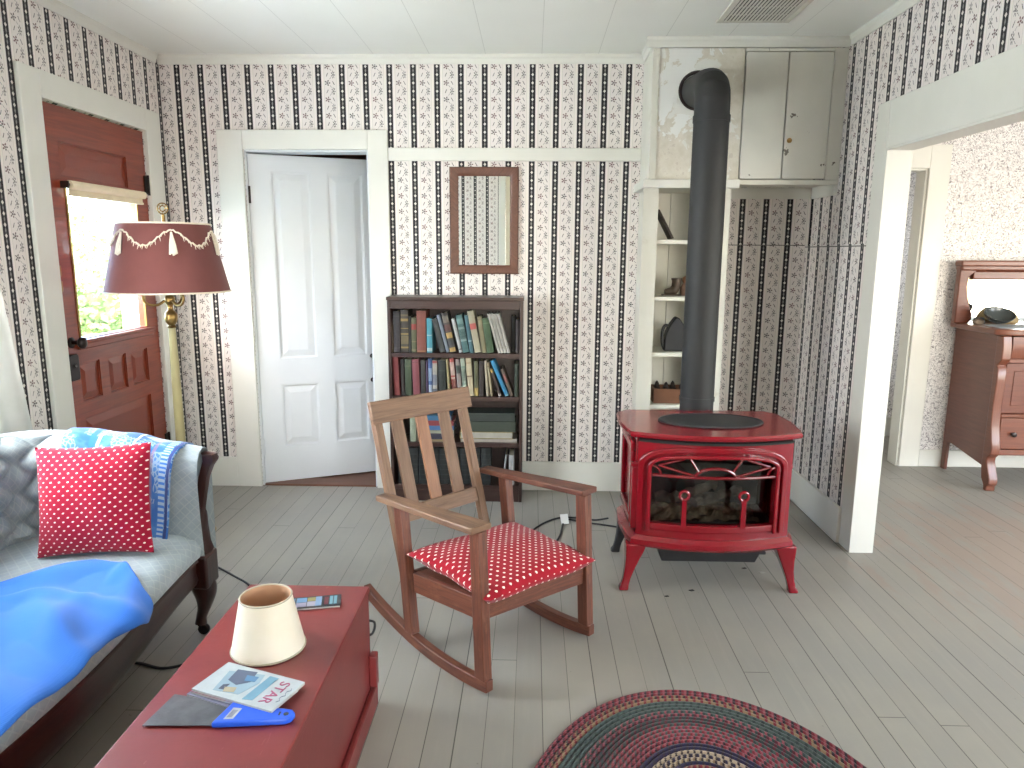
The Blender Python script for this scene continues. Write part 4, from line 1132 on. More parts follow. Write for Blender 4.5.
# plain blue cloth across the seat
def blanket(u, v):
    # u 0 far ... 1 near along the sofa; v 0 back ... 1 hanging front edge
    y0 = -2.09 - .06*max(0, 1-v*2.2) - .305*max(0, v-.15)**1.3
    y = y0 + (-3.42-y0)*u
    xb = -1.49 - .36*min(1, u*3.2)**.8
    xf = xfront(y)
    L0 = (xf-.012)-xb; drop = .018 + .034*math.exp(-(u/.16)**2) + .005*math.sin(u*19); T = L0+drop; s = v*T
    if s < L0:
        x = xb+s; z = .432 - (.018*max(0, (s/L0-.82)/.18)**2)
    else:
        q = (s-L0)/drop; x = xf-.012+.042*math.sin(min(1, q*1.3)*PI/2); z = .414 - (s-L0)*.98
    g = math.sin(v*PI)**.6 if v < 1 else 0
    fold = .012*math.sin(u*17+v*5) + .010*math.sin(u*31-v*9+1) + .012*math.exp(-((v-.55-.5*u*2)/.07)**2) + .020*math.exp(-((u-.10-.20*v)/.030)**2)*v
    fold += .018*math.exp(-((u-.24+.14*v)/.028)**2)
    z += .010 + max(-.006, fold)*(.4+.6*g); x += .012*math.sin(u*25)*max(0, v-.8)*5*.6 + (.02*math.exp(-((u-.1)/.06)**2)*max(0, v-.6)*2.5)
    return (x, y, z)
b = B(); surf(b, blanket, 120, 60, lambda u, v: (u*1.4, v*.75)); bmesh.ops.recalc_face_normals(b, faces=b.faces)
o = obj('blanket', b, M['blue_cloth'], smooth=True, angle=80, solid=.006, subd=1); tag(o, 'plain bright blue cloth spread over the sofa seat', 'blanket')

# ================================================================== FLOOR LAMP
LX, LY = -1.806, -.80
t = thing('floor_lamp', 'floor lamp with mauve shade and cream tassels by the brown door', 'lamp', (LX, LY, 0))
b = B(); lathe(b, [(.001, 0), (.135, 0), (.140, .008), (.132, .018), (.10, .028), (.06, .038), (.035, .055), (.028, .075), (.024, .09), (.001, .09)], (LX, LY, 0), 36); obj('base', b, M['brass'], t, smooth=True, angle=50)
b = B(); lathe(b, [(.001, .09), (.023, .09), (.024, .5), (.021, .9), (.017, 1.09), (.001, 1.09)], (LX, LY, 0), 20); obj('pole', b, M['cream_enamel'], t, smooth=True)
b = B(); lathe(b, [(.001, 1.088), (.018, 1.088), (.022, 1.096), (.016, 1.104), (.027, 1.118), (.031, 1.135), (.031, 1.155), (.024, 1.168), (.014, 1.178), (.013, 1.20), (.022, 1.215), (.026, 1.235), (.018, 1.25), (.011, 1.27), (.009, 1.64), (.001, 1.64)], (LX, LY, 0), 22); obj('stem', b, M['brass'], t, smooth=True, angle=50)
for k in range(3):
    a = -.55+k*2*PI/3; c, s = math.cos(a), math.sin(a)
    b = B(); tube(b, smooth_path([(LX+c*r, LY+s*r, z) for r, z in ((.018, 1.228), (.055, 1.205), (.095, 1.208), (.118, 1.235), (.112, 1.262))], 5), .0065, 8)
    lathe(b, [(.001, 0), (.024, .002), (.026, .008), (.012, .014), (.012, .07), (.001, .07)], (LX+c*.112, LY+s*.112, 1.258), 14)
    obj('arm', b, M['brass'], t, smooth=True, angle=50)
Z0, Z1, R0, R1 = 1.272, 1.598, .287, .212
b = B(); lathe(b, [(R0, Z0), (R1, Z1), (R1-.003, Z1), (R0-.003, Z0)], (LX, LY, 0), 64, closed=True); sh = obj('lamp_shade', b, M['lamp_shade'], t, smooth=True, angle=40)
for r, z in ((R0, Z0), (R1, Z1)):
    b = B(); tube(b, [(LX+(r+.001)*math.cos(2*PI*k/64), LY+(r+.001)*math.sin(2*PI*k/64), z) for k in range(64)], .0045, 6, wrap=True)
    obj('rim_braid', b, M['cream_braid'], sh, smooth=True)
b = B()
for k in range(3):
    a = k*2*PI/3; tube(b, [(LX+.008*math.cos(a), LY+.008*math.sin(a), 1.59), (LX+(R1-.002)*math.cos(a), LY+(R1-.002)*math.sin(a), Z1-.006)], .002, 6)
obj('spider', b, M['brass'], sh)
def onshade(a, z, off=.004):
    r = R0+(R1-R0)*(z-Z0)/(Z1-Z0)+off; return Vector((LX+r*math.cos(a), LY+r*math.sin(a), z))
A0 = math.radians(-63+7)
b = B()
for k in range(6):
    a = A0+k*PI/3; pts = []
    for i in range(25):
        f = i/24; z = 1.545 + .018*abs(math.cos(PI*f))**2 - .052*math.sin(PI*f)**2; pts.append(onshade(a+f*PI/3, z+.004*math.sin(i*2.2), .005+.002*math.sin(i*1.7)))
    tube(b, pts, .0042, 6)
    for i in range(4, 22):
        p = pts[i]; q = onshade(a+i/24*PI/3+.02*math.sin(i*3.1), p.z-.016-.006*math.sin(i*2.7), .008); tube(b, [p, q], [.003, .001], 5)
obj('swag_trim', b, M['cream_braid'], sh, smooth=True)
for k in range(6):
    a = A0+k*PI/3; b = B()
    for i in range(5):
        tube(b, [onshade(a, 1.556, .006), onshade(a+.018*(i-2), 1.50, .010), onshade(a+.030*(i-2), 1.452+.005*math.sin(i*2.1), .009)], [.004, .006, .0045], 6)
    obj('tassel', b, M['cream_braid'], sh, smooth=True)
b = B(); tube(b, [(LX+.026*math.cos(2*PI*k/18), LY, 1.672+.026*math.sin(2*PI*k/18)) for k in range(18)], .0035, 6, wrap=True)
tube(b, [(LX+.014*math.cos(2*PI*k/14), LY, 1.672+.014*math.sin(2*PI*k/14)) for k in range(14)], .003, 6, wrap=True)
for k in range(8):
    a = k*PI/4; tube(b, [(LX+.013*math.cos(a), LY, 1.672+.013*math.sin(a)), (LX+.025*math.cos(a), LY, 1.672+.025*math.sin(a))], .0022, 5)
lathe(b, [(.001, 1.628), (.010, 1.630), (.006, 1.646), (.001, 1.65)], (LX, LY, 0), 12)
obj('finial', b, M['brass'], t, smooth=True)

# ================================================================== RED CHEST AND WHAT LIES ON IT
cx0, cx1, cyb, cyf, CH = -.895, -.508, -2.226, -3.30, .42
t = thing('blanket_chest', 'low red painted wooden chest in front of the sofa', 'chest', ((cx0+cx1)/2, (cyb+cyf)/2, 0))
b = B(); box(b, cx0+.006, cx1-.004, cyf+.006, cyb-.004, .07, CH-.022); obj('body', b, M['chest'], t, bevel=.003)
b = B(); box(b, cx0, cx1, cyf, cyb, CH-.022, CH); obj('lid', b, M['chest'], t, bevel=.004)
b = B()
for q in ((cx0-.008, cx1+.014, cyb-.0041, cyb+.012), (cx0-.008, cx1+.014, cyf-.012, cyf+.0061), (cx0-.008, cx0+.0061, cyf+.0061, cyb-.0041), (cx1-.0041, cx1+.014, cyf+.0061, cyb-.0041)): box(b, *q, 0, .075)
obj('plinth', b, M['chest'], t, bevel=.005)
b = B(); box(b, cx1-.004, cx1+.020, cyb-.035, cyb+.002, .085, .195); obj('handle', b, M['chest'], t, bevel=.004)
b = B(); tube(b, smooth_path([(cx1-.03, cyb, .30), (cx1-.028, cyb+.03, .285), (cx1+.0, cyb+.045, .27), (cx1-.005, cyb+.04, .235), (cx1-.03, cyb+.02, .23)], 5), .004, 6); obj('rope_loop', b, M['black_plastic'], t, smooth=True)

b = B(); lathe(b, [(.096, CH+.001), (.0665, CH+.150), (.0655, CH+.150), (.095, CH+.001)], (-.700, -2.595, 0), 48, closed=True)
t = thing('lampshade', 'small cream lampshade without a lamp standing on the red chest', 'lampshade', (-.70, -2.595, CH)); obj('shade', b, M['parchment'], t, smooth=True, angle=40)
b = B(); lathe(b, [(.0948, CH+.0015), (.0653, CH+.1495), (.0643, CH+.1495), (.0938, CH+.0015)], (-.700, -2.595, 0), 48, closed=True); obj('lining', b, M['lining'], t, smooth=True, angle=40, label='tan inner lining')
for r, z in ((.0958, CH+.004), (.0664, CH+.149)):
    b = B(); tube(b, [(-.700+r*math.cos(2*PI*k/48), -2.595+r*math.sin(2*PI*k/48), z) for k in range(48)], .0026, 6, wrap=True)
    obj('rim', b, colour(236, 222, 190), t, smooth=True)

# magazines: three in a small pile, axes along the cover
MA = Vector((.232, -.083, 0)).normalized(); MB = Vector((-.34, -.94, 0)).normalized()
def mag(name, org, z, w, h, th, mat, label, rot=0.0):
    ax = Matrix.Rotation(rot, 3, 'Z') @ MA; by = Vector((ax.y, -ax.x, 0))
    t = thing(name, label, 'magazine', Vector(org)+Vector((0, 0, z)), 'magazines on the chest')
    m4 = Matrix((ax, by, Vector((0, 0, 1)))).transposed().to_4x4(); m4.translation = Vector(org)+Vector((0, 0, z))
    b = B(); box(b, 0, w, 0, h, 0, th*.8, m4); obj('pages', b, M['paper'] if mat != 'w' else colour(232, 230, 226), t, bevel=.001)
    return t, m4
t1, m1 = mag('magazine', (-.772, -2.706, 0), CH+.001, .232, .122, .006, 'w', 'lowest magazine of the small pile on the red chest, mostly covered', -.03)
b = B(); box(b, .0, .232, 0, .122, .0048, .006, m1); obj('cover', b, colour(150, 150, 176), t1)
t2, m2 = mag('magazine', (-.768, -2.704, 0), CH+.0075, .232, .120, .006, 'w', 'middle magazine of the small pile with a pink-edged cover', .01)
b = B(); box(b, .0, .232, 0, .120, .0048, .006, m2); obj('cover', b, colour(206, 120, 160), t2)
t3, m3 = mag('magazine', (-.762, -2.704, 0), CH+.014, .234, .122, .007, 'w', 'top magazine of the pile with pale blue cover and pink lettering', .0)
cv = obj('cover', box(B(), .0, .234, 0, .122, .0056, .007, m3), colour(226, 236, 240), t3)
def mk(name, pts, z, col, m4, par):
    b = B(); prism(b, pts, 'xy', z, z+.0003, m4); obj(name, b, colour(*col), par)
mk('cover_picture', [(.030, .030), (.125, .012), (.135, .045), (.120, .100), (.050, .108)], .0071, (176, 208, 226), m3, cv)
mk('cover_picture', [(.046, .018), (.100, .010), (.112, .050), (.088, .072), (.055, .062)], .0075, (96, 110, 140), m3, cv)
mk('cover_picture', [(.085, .030), (.118, .026), (.122, .046), (.095, .052)], .0079, (90, 150, 200), m3, cv)
mk('cover_picture', [(.068, .088), (.098, .080), (.104, .098), (.078, .105)], .0079, (216, 200, 160), m3, cv)
mk('cover_picture', [(.058, .082), (.072, .074), (.074, .098), (.060, .100)], .0079, (84, 96, 120), m3, cv)
mk('headline_strip', [(.140, .012), (.166, .012), (.166, .106), (.140, .112)], .0075, (132, 190, 218), m3, cv)
b = B(); mm = m3 @ Matrix.Translation((.196, .076, .0074)) @ Matrix(((0, 1, 0, 0), (1, 0, 0, 0), (0, 0, -1, 0), (0, 0, 0, 1)))
mm = m3 @ Matrix.Translation((.194, .062, .0078)) @ Matrix(((0, 1, 0, 0), (1, 0, 0, 0), (0, 0, 1, 0), (0, 0, 0, 1)))
text_mesh(b, 'STAR', .038, mm); obj('title_lettering', b, colour(214, 96, 140), cv)
b = B(); tube(b, [m3 @ Vector((.222, .035+.007*i, .0074+.0)) + MA*(.004*math.sin(i*2.0)) for i in range(9)], .0010, 5); obj('title_scribble', b, colour(160, 170, 190), cv)

# paint scraper
t = thing('paint_scraper', 'wide paint scraper with bright blue handle on the red chest', 'scraper', (-.70, -2.89, CH))
hz = CH+.001
BA = Vector((-.858, -2.932, 0)); BBv = Vector((-.842, -2.818, 0))
b = B(); prism(b, [(-.862, -2.936), (-.690, -2.930), (-.676, -2.868), (-.700, -2.852), (-.760, -2.838), (-.846, -2.818)], 'xy', hz+.003, hz+.0042); obj('blade', b, M['steel'], t)
b = B(); pr_ = [(-.706, -2.936), (-.545, -2.918), (-.533, -2.908), (-.530, -2.892), (-.540, -2.880), (-.60, -2.872), (-.660, -2.862), (-.688, -2.856)]
prism(b, pr_, 'xy', hz, hz+.015); h = obj('handle', b, M['blue_plastic'], t, bevel=.004, seg=3)
b = B(); prism(b, [(-.683, -2.923), (-.662, -2.921), (-.656, -2.883), (-.677, -2.881)], 'xy', hz+.0151, hz+.0156); obj('label_sticker', b, colour(224, 226, 230), h)
b = B(); prism(b, [(-.679, -2.917), (-.667, -2.916), (-.662, -2.890), (-.674, -2.889)], 'xy', hz+.0157, hz+.0159); obj('sticker_print', b, colour(170, 172, 180), h)
b = B(); lathe(b, [(.001, 0), (.006, 0), (.006, .0006), (.001, .0006)], (-.549, -2.899, hz+.0150), 14); box(b, -.566, -.562, -2.904, -2.892, hz+.015, hz+.0156); obj('hanging_hole', b, M['black_plastic'], h)

# glossy brochure behind the lampshade
t = thing('booklet', 'small glossy dark booklet with colour pictures behind the lampshade', 'booklet', (-.66, -2.34, CH))
BX = Vector((1, .22, 0)).normalized(); BY = Vector((.22, -1, 0)).normalized(); m4 = Matrix((BX, BY, Vector((0, 0, 1)))).transposed().to_4x4(); m4.translation = (-.762, -2.342, CH+.001)
b = B(); box(b, 0, .185, 0, .068, 0, .006, m4); obj('pages', b, colour(226, 224, 218), t)
c = obj('cover', box(B(), -.001, .187, -.001, .070, .006, .0075, m4), colour(44, 46, 50, .3), t)
for (x0, x1, y0, y1, col) in ((.010, .052, .006, .034, (110, 170, 214)), (.010, .052, .036, .062, (176, 190, 214)), (.056, .086, .006, .034, (120, 176, 224)), (.056, .086, .036, .062, (190, 180, 204)), (.088, .112, .006, .030, (176, 166, 84)), (.088, .112, .032, .062, (196, 188, 206)), (.112, .130, .004, .062, (150, 186, 224)), (.138, .150, .010, .058, (150, 54, 62)), (.154, .163, .006, .058, (132, 196, 214)), (.166, .175, .006, .058, (132, 196, 214))):
    b = B(); box(b, x0, x1, y0, y1, .0076, .0079, m4); obj('cover_picture', b, colour(*col, .35), c)
# ================================================================== BOOKCASE AND BOOKS
bx0, bx1, by0, by1 = -.830, -.050, -.245, -.0205
t = thing('bookcase', 'dark brown wooden bookcase full of old books against the striped wall', 'bookcase', (-.44, -.13, 0))
for x0, x1 in ((bx0, bx0+.018), (bx1-.018, bx1)): obj('side', bx(x0, x1, by0, by1, 0, 1.198), M['book_case'], t, bevel=.0015)
obj('top', bx(bx0-.004, bx1+.004, by0-.006, by1, 1.1985, 1.218), M['book_case'], t, bevel=.003)
ix0, ix1 = bx0+.0185, bx1-.0185
obj('top_apron', bx(ix0, ix1, by0+.002, by0+.02, 1.150, 1.198), M['book_case'], t, bevel=.0015)
obj('back', bx(ix0, ix1, by1-.008, by1-.001, .06, 1.198), M['book_case'], t)
SZ = (.895, .640, .362, .100)
for z in SZ: obj('shelf', bx(ix0, ix1, by0+.003, by1-.0085, z-.026, z), M['book_case'], t, bevel=.0015)
obj('base_board', bx(ix0, ix1, by0+.004, by0+.022, .0, .0735), M['book_case'], t, bevel=.0015)

def U(u): return -.8115 + (u-391.6)*.00579
def book(x0, x1, z0, h, lean, col, label, depth=.165, yfront=-.225, row='books on the top shelf', bands=(), title=None, paper=None, tilt=0):
    """upright book, spine to the room; lean = shift of the top along x; bands = [(from, to, colour)] of the height"""
    w = x1-x0-.0008; a = math.atan2(lean, h)
    m4 = Matrix.Translation((x0, 0, z0+.0006+(w*math.sin(abs(a)) if a > 0 else 0))) @ Matrix.Rotation(a, 4, 'Y')
    if a < 0: m4 = Matrix.Translation((x0, 0, z0+.0006)) @ Matrix.Translation((0, 0, w*math.sin(-a))) @ Matrix.Translation((w, 0, -w*math.sin(-a))) @ Matrix.Rotation(a, 4, 'Y') @ Matrix.Translation((-w, 0, 0))
    L = h/math.cos(a) if abs(a) < .9 else h
    if a > 0: m4 = Matrix.Translation((x0, 0, z0+.0006+w*math.sin(a))) @ Matrix.Rotation(a, 4, 'Y')
    else: m4 = Matrix.Translation((x0+w*math.cos(a), 0, z0+.0006+w*math.sin(-a))) @ Matrix.Rotation(a, 4, 'Y') @ Matrix.Translation((-w, 0, 0))
    t = thing('book', label, 'book', (x0+w/2, yfront+depth/2, z0), row)
    th = min(.003, w*.16); b = B(); d0 = yfront
    n = 8; arc = []
    for i in range(n+1):
        q = i/n; arc.append((w*q, d0 - .004*math.sin(PI*q)))
    outer = [(0, d0+depth)] + arc + [(w, d0+depth), (w-th, d0+depth), (w-th, d0+.003), (th, d0+.003), (th, d0+depth)]
    prism(b, outer, 'xy', 0, L, m4); c = obj('cover', b, colour(*col), t, smooth=True, angle=50)
    obj('pages', box(B(), th, w-th, d0+.004, d0+depth-.003, .003, L-.004, m4), M['paper'] if paper is None else colour(*paper), t)
    for f0, f1, bc in bands:
        b = B(); prism(b, [(x, y-.0004) for x, y in arc] + [(w, d0+.002), (0, d0+.002)], 'xy', L*f0, L*f1, m4); obj('spine_label', b, colour(*bc), c, smooth=True, angle=50)
    return t
R1, R2, R3, R4 = 'books on the top bookcase shelf', 'books on the second bookcase shelf', 'books lying on the third bookcase shelf', 'books on the bottom bookcase shelf'
def hz1(v): return (352.5-v)*.00578
gold = (176, 146, 84)
for (u0, u1, v, lean, col, label, bands) in (
    (391.7, 393.3, 325, 0, (98, 78, 50), 'thin short olive-brown book at the left end of the top bookcase shelf', ()),
    (393.8, 400.3, 311.5, 0, (38, 32, 44), 'tall black-violet book, second from the left on the top shelf', [(.88, .90, (86, 78, 84)), (.1, .12, (86, 78, 84))]),
    (401.0, 408.8, 310, 0, (54, 48, 42), 'dark book with a gold chevron pattern down its spine', [(.10, .14, gold), (.42, .46, gold), (.20, .40, (120, 106, 72)), (.74, .80, gold), (.86, .90, (120, 106, 72)), (.56, .58, gold)]),
    (409.0, 411.4, 316, 0, (34, 34, 34), 'narrow black book beside the gold-patterned book', ()),
    (411.6, 416.8, 317.5, 0, (96, 100, 68), 'olive book with a red label across its spine', [(.66, .82, (170, 52, 50)), (.04, .10, (136, 130, 92)), (.30, .33, (136, 130, 92))]),
    (417.0, 426.4, 310.5, 0, (138, 66, 50), 'wide tall rust-red book on the top shelf', [(.02, .05, (176, 128, 80)), (.94, .97, (120, 56, 42))]),
    (427.0, 432.4, 318, 0, (72, 168, 190), 'turquoise book upright on the top shelf', [(.04, .14, (206, 226, 228)), (.5, .52, (206, 226, 228))]),
):
    book(U(u0), U(u1), SZ[0], hz1(v), lean, col, label, row=R1, bands=bands)
for (u0, u1, v, ut, col, label, bands) in (
    (440.2, 445.6, 319, 432.0, (58, 64, 64), 'dark slate book leaning left beside the turquoise book', ()),
    (446.4, 450.0, 315, 437.0, (120, 132, 150), 'grey-blue thin book leaning left on the top shelf', ()),
    (450.3, 456.6, 313, 441.5, (56, 48, 46), 'dark book with yellow blocks on its leaning spine', [(.02, .12, (200, 160, 84)), (.36, .50, (206, 168, 96)), (.14, .32, (40, 40, 48)), (.54, .70, (90, 40, 36)), (.75, .92, (120, 112, 100))]),
    (459.4, 462.8, 318.5, 451.6, (206, 206, 206), 'thin white book leaning left on the top shelf', [(.08, .12, (80, 80, 90))]),
    (463.2, 469.6, 315, 456.0, (66, 116, 116), 'wide teal book with a pale title on its spine', [(.30, .68, (170, 196, 190)), (.76, .90, (120, 160, 160)), (.36, .62, (66, 116, 116))]),
    (470.0, 474.0, 315, 464.6, (62, 112, 126), 'slim teal-blue book leaning beside the wide teal book', [(.3, .34, (160, 190, 196))]),
    (475.2, 481.6, 310.8, 467.4, (190, 182, 152), 'tall beige book with a red patch on its spine', [(.56, .70, (206, 84, 78))]),
    (482.2, 486.8, 316, 477.2, (150, 140, 102), 'tan book between the tall beige and the green book', [(.9, .94, (120, 110, 80))]),
    (487.4, 494.4, 318, 482.2, (72, 104, 66), 'mid green wide book leaning left on the top shelf', [(.84, .87, (110, 136, 96))]),
):
    book(U(u0), U(u1), SZ[0], hz1(v), U(ut)-U(u0), col, label, row=R1, bands=bands, depth=.15)
for i, (u0, ut, lab) in enumerate(((498.2, 487.4, 'white paperback, leftmost of four leaning side by side'), (501.4, 490.6, 'white paperback, second from the left of four leaning side by side'), (504.6, 493.8, 'white paperback, third from the left of four leaning side by side'), (507.8, 497.0, 'white paperback, rightmost of four leaning side by side'))):
    book(U(u0), U(u0+3.0), SZ[0], hz1(313.5), U(ut)-U(u0), (206, 202, 192), lab, row=R1, bands=[(.12, .88, (190, 184, 174))], depth=.14, paper=(200, 196, 186))
book(U(511.5), U(515.4), SZ[0], hz1(316), 0, (36, 38, 34), 'near-black book right of the four white paperbacks', row=R1, depth=.12, yfront=-.17)
book(U(516.0), U(519.5), SZ[0], hz1(318.5), 0, (66, 54, 56), 'dark plum book at the right end of the top shelf', row=R1)

def hz2(v): return (396.8-v)*.00595
for (u0, u1, v, ut, col, label, bands) in (
    (393.2, 399.0, 358.8, 391.8, (142, 48, 48), 'dark red book at the left end of the second bookcase shelf', ()),
    (400.4, 403.6, 361, 400.0, (52, 40, 36), 'thin dark brown book beside the red one on the second shelf', ()),
    (404.4, 411.0, 360.5, 404.2, (70, 88, 58), 'green book right of the thin dark brown one', [(.8, .82, (110, 120, 90))]),
    (412.4, 419.6, 360.5, 411.2, (150, 70, 78), 'dusty pink-red book on the second shelf', [(.9, .92, (110, 50, 56))]),
    (420.4, 425.0, 361.5, 420.4, (62, 58, 54), 'charcoal book right of the dusty pink-red one', ()),
    (425.6, 427.6, 362, 425.6, (96, 70, 110), 'very thin purple book on the second shelf', ()),
    (428.0, 431.8, 360, 428.0, (60, 96, 160), 'blue book with white lettering blocks on its spine', [(.1, .3, (190, 204, 224)), (.4, .75, (150, 176, 212))]),
    (432.2, 437.0, 361.5, 432.2, (186, 182, 170), 'pale grey book with a red top edge on its spine', [(.92, .99, (170, 60, 60)), (.3, .6, (130, 134, 146)), (.1, .2, (80, 84, 100))]),
    (438.4, 445.6, 361.5, 438.0, (38, 46, 42), 'wide green-black book in the middle of the second shelf', [(.7, .72, (80, 88, 80))]),
    (447.8, 450.2, 360, 445.6, (184, 168, 120), 'thin cream-yellow book leaning by the green-black book', ()),
    (452.6, 457.0, 359.5, 449.2, (190, 74, 66), 'red book with white lettering blocks down its spine', [(.08, .5, (220, 196, 180)), (.55, .9, (214, 180, 168)), (.12, .46, (190, 74, 66))]),
    (458.0, 462.2, 360.5, 455.2, (168, 150, 146), 'pinkish grey book with a dark square on its spine', [(.62, .84, (60, 66, 62))]),
    (463.0, 467.2, 359.4, 460.4, (190, 204, 184), 'pale mint book with a grey title on its spine', [(.3, .8, (140, 166, 150)), (.36, .74, (190, 204, 184))]),
    (468.4, 474.0, 359, 465.6, (214, 200, 164), 'tall cream book with a small brown mark on its spine', [(.50, .54, (130, 96, 70)), (.86, .88, (170, 140, 100))]),
    (474.4, 478.6, 361.8, 474.0, (104, 104, 70), 'olive book with a yellow foot on its spine', [(.02, .24, (204, 172, 92))]),
    (479.4, 483.8, 362, 479.4, (58, 42, 38), 'dark brown book left of the two thin cream ones', ()),
    (486.6, 489.2, 361.2, 484.2, (206, 192, 162), 'thin cream book, left of a leaning cream pair', ()),
    (491.0, 493.2, 363.2, 486.9, (196, 178, 142), 'thin cream book, right of a leaning cream pair', [(.86, .9, (150, 130, 90))]),
    (499.2, 502.0, 369.5, 489.9, (82, 62, 54), 'small dark brown book with a white foot leaning left', [(.0, .10, (214, 200, 186)), (.86, .98, (190, 160, 70))]),
    (505.8, 509.6, 361.8, 490.4, (46, 148, 200), 'bright blue book leaning far left on the second shelf', [(.0, .06, (130, 200, 226))]),
    (511.0, 514.2, 370, 500.6, (116, 98, 82), 'taupe book leaning against the bright blue one', [(.5, .8, (140, 84, 78))]),
    (515.0, 519.3, 364, 515.0, (52, 66, 48), 'dark green book at the right end of the second shelf', ()),
):
    book(U(u0), U(u1), SZ[1], hz2(v), U(ut)-U(u0), col, label, row=R2, bands=bands, depth=.15)

def flat(x0, x1, z0, th, d, col, label, paper=(214, 204, 180), yfront=-.222, edge=None, rot=0.0):
    """book lying flat, spine or page edge to the room"""
    c0 = Vector(((x0+x1)/2, yfront+d/2, z0)); m4 = Matrix.Translation(c0) @ Matrix.Rotation(rot, 4, 'Z')
    t = thing('book', label, 'book', c0, R3); hw = (x1-x0)/2; k = min(.003, th*.15)
    b = B(); box(b, -hw, hw, -d/2, d/2, .0004, k, m4); box(b, -hw, hw, -d/2, d/2, th-k, th-.0004, m4)
    if edge is None: box(b, -hw, hw, -d/2, -d/2+.003, k, th-k, m4)
    else: box(b, -hw, -hw+.003, -d/2, d/2, k, th-k, m4)
    obj('cover', b, colour(*col), t)
    b = B(); box(b, -hw+.004, hw-.004, -d/2+.0035, d/2-.003, k, th-k, m4); obj('pages', b, colour(*(edge or paper)), t)
    return t
z3 = SZ[2]
# left: two upright, then a pile, then a pile at the right
book(-.715, -.678, z3, .205, 0, (176, 186, 160), 'pale sage book upright on the third shelf behind the chair slats', row=R3)
book(-.672, -.652, z3, .195, 0, (140, 112, 84), 'thin tan book upright on the third shelf behind the chair slats', row=R3)
book(-.800, -.768, z3, .20, 0, (58, 50, 46), 'dark brown book at the left end of the third shelf', row=R3)
z = z3
for th, col, lab, e in ((.014, (176, 156, 112), 'tan book at the bottom of the middle pile on the third shelf', None), (.034, (44, 50, 74), 'navy book second from the bottom of the middle pile', None), (.020, (176, 178, 150), 'pale green book in the middle of the middle pile', None), (.026, (70, 130, 190), 'blue book second from the top of the middle pile', None), (.030, (176, 62, 66), 'red book on the top of the middle pile', None), ):
    flat(-.625+.004*math.sin(z*90), -.455, z, th, .15, col, lab); z += th+.0008
flat(-.625, -.470, z, .030, .14, (60, 126, 170), 'teal-blue book lying over the red one on the middle pile')
z = z3
for x0, x1, th, col, lab, e in ((-.415, -.080, .020, (206, 196, 180), 'wide thin white book at the bottom of the right-hand pile', (214, 204, 190)), (-.420, -.105, .042, (196, 170, 90), 'thick book with white page edges and yellow cover', (220, 214, 200)), (-.402, -.090, .062, (66, 78, 62), 'thick dark green volume, lower of two on the pile', None), (-.395, -.095, .050, (48, 60, 52), 'thick blackish green volume on top of the pile', None)):
    flat(x0, x1, z, th, .165, col, lab, edge=e); z += th+.0008
# bottom shelf: a row of blackish volumes with raised bands
xs = -.790
for i in range(9):
    lab = ['first', 'second', 'third', 'fourth', 'fifth', 'sixth', 'seventh', 'eighth', 'ninth'][i]+' ribbed black-green volume from the left on the bottom bookcase shelf'
    w = .058; book(xs, xs+w, SZ[3], .222 if i < 7 else .228, 0, (30, 38, 38), lab, row=R4, depth=.16, bands=[(k, k+.02, (52, 62, 60)) for k in (.12, .26, .40, .54, .68, .82)], paper=(90, 86, 78)); xs += w+.004
book(-.170, -.158, SZ[3], .19, .022, (196, 196, 196), 'thin white folder leaning right on the bottom shelf', row=R4, depth=.16)
book(-.128, -.096, SZ[3], .185, .0, (206, 206, 206), 'thick white binder at the right end of the bottom shelf', row=R4, depth=.15)

# ================================================================== WALL MIRROR
mx0, mx1, mz0, mz1 = -.490, -.084, 1.344, 1.960
t = thing('wall_mirror', 'brown wood framed mirror hanging on the striped wall above the bookcase', 'mirror', ((mx0+mx1)/2, -.012, mz0))
b = B(); w = .052
loft(b, [[(x, y, z) for x, z in ((mx0+q, mz0+q), (mx1-q, mz0+q), (mx1-q, mz1-q), (mx0+q, mz1-q))] for q, y in ((0, -.001), (0, -.020), (.006, -.026), (.030, -.024), (w-.006, -.017), (w, -.012), (w, -.001))], caps=False, wrap=True)
obj('frame', b, M['frame_brown'], t, bevel=.0015)
obj('glass', bx(mx0+w-.004, mx1-w+.004, -.011, -.008, mz0+w-.004, mz1-w+.004), M['mirror'], t)

# ================================================================== BRAIDED RUG
RX0, RY0, RA, RB = .505, -2.926, .572, .81; NR = 36
b = B(); rows = []
uvl = b.loops.layers.uv.active; n = 200; SUB = 4
st = RA/NR
def ringpt(k, th):
    a, c = max(.004, RA-k*st), max(.004+RB-RA, RB-k*st); return a*math.cos(th), c*math.sin(th)
prof = []
for r in range(NR*SUB+1):
    q = r/SUB; f = q-int(q); z = .004+.008*math.sin(PI*f)**.7 if r else .001; prof.append((q, z))
per = 2*PI*math.sqrt((RA*RA+RB*RB)/2)
V = [[b.verts.new((RX0+ringpt(q, 2*PI*j/n)[0]+.004*math.sin(3*2*PI*j/n), RY0+ringpt(q, 2*PI*j/n)[1], z)) for j in range(n)] for q, z in prof]
for r in range(len(prof)-1):
    pr2 = per*(1-prof[r][0]/NR*.8)
    for j in range(n):
        k = (j+1) % n; f = b.faces.new((V[r][j], V[r][k], V[r+1][k], V[r+1][j]))
        for lp, (q, jj) in zip(f.loops, ((prof[r][0], j), (prof[r][0], j+1), (prof[r+1][0], j+1), (prof[r+1][0], j))):
            if q == int(q): q = q + (1e-4 if q == prof[r][0] else -1e-4)
            lp[uvl].uv = (q, jj/n*pr2)
bmesh.ops.recalc_face_normals(b, faces=b.faces)
if sum(f.normal.z for f in b.faces) < 0: bmesh.ops.reverse_faces(b, faces=b.faces)
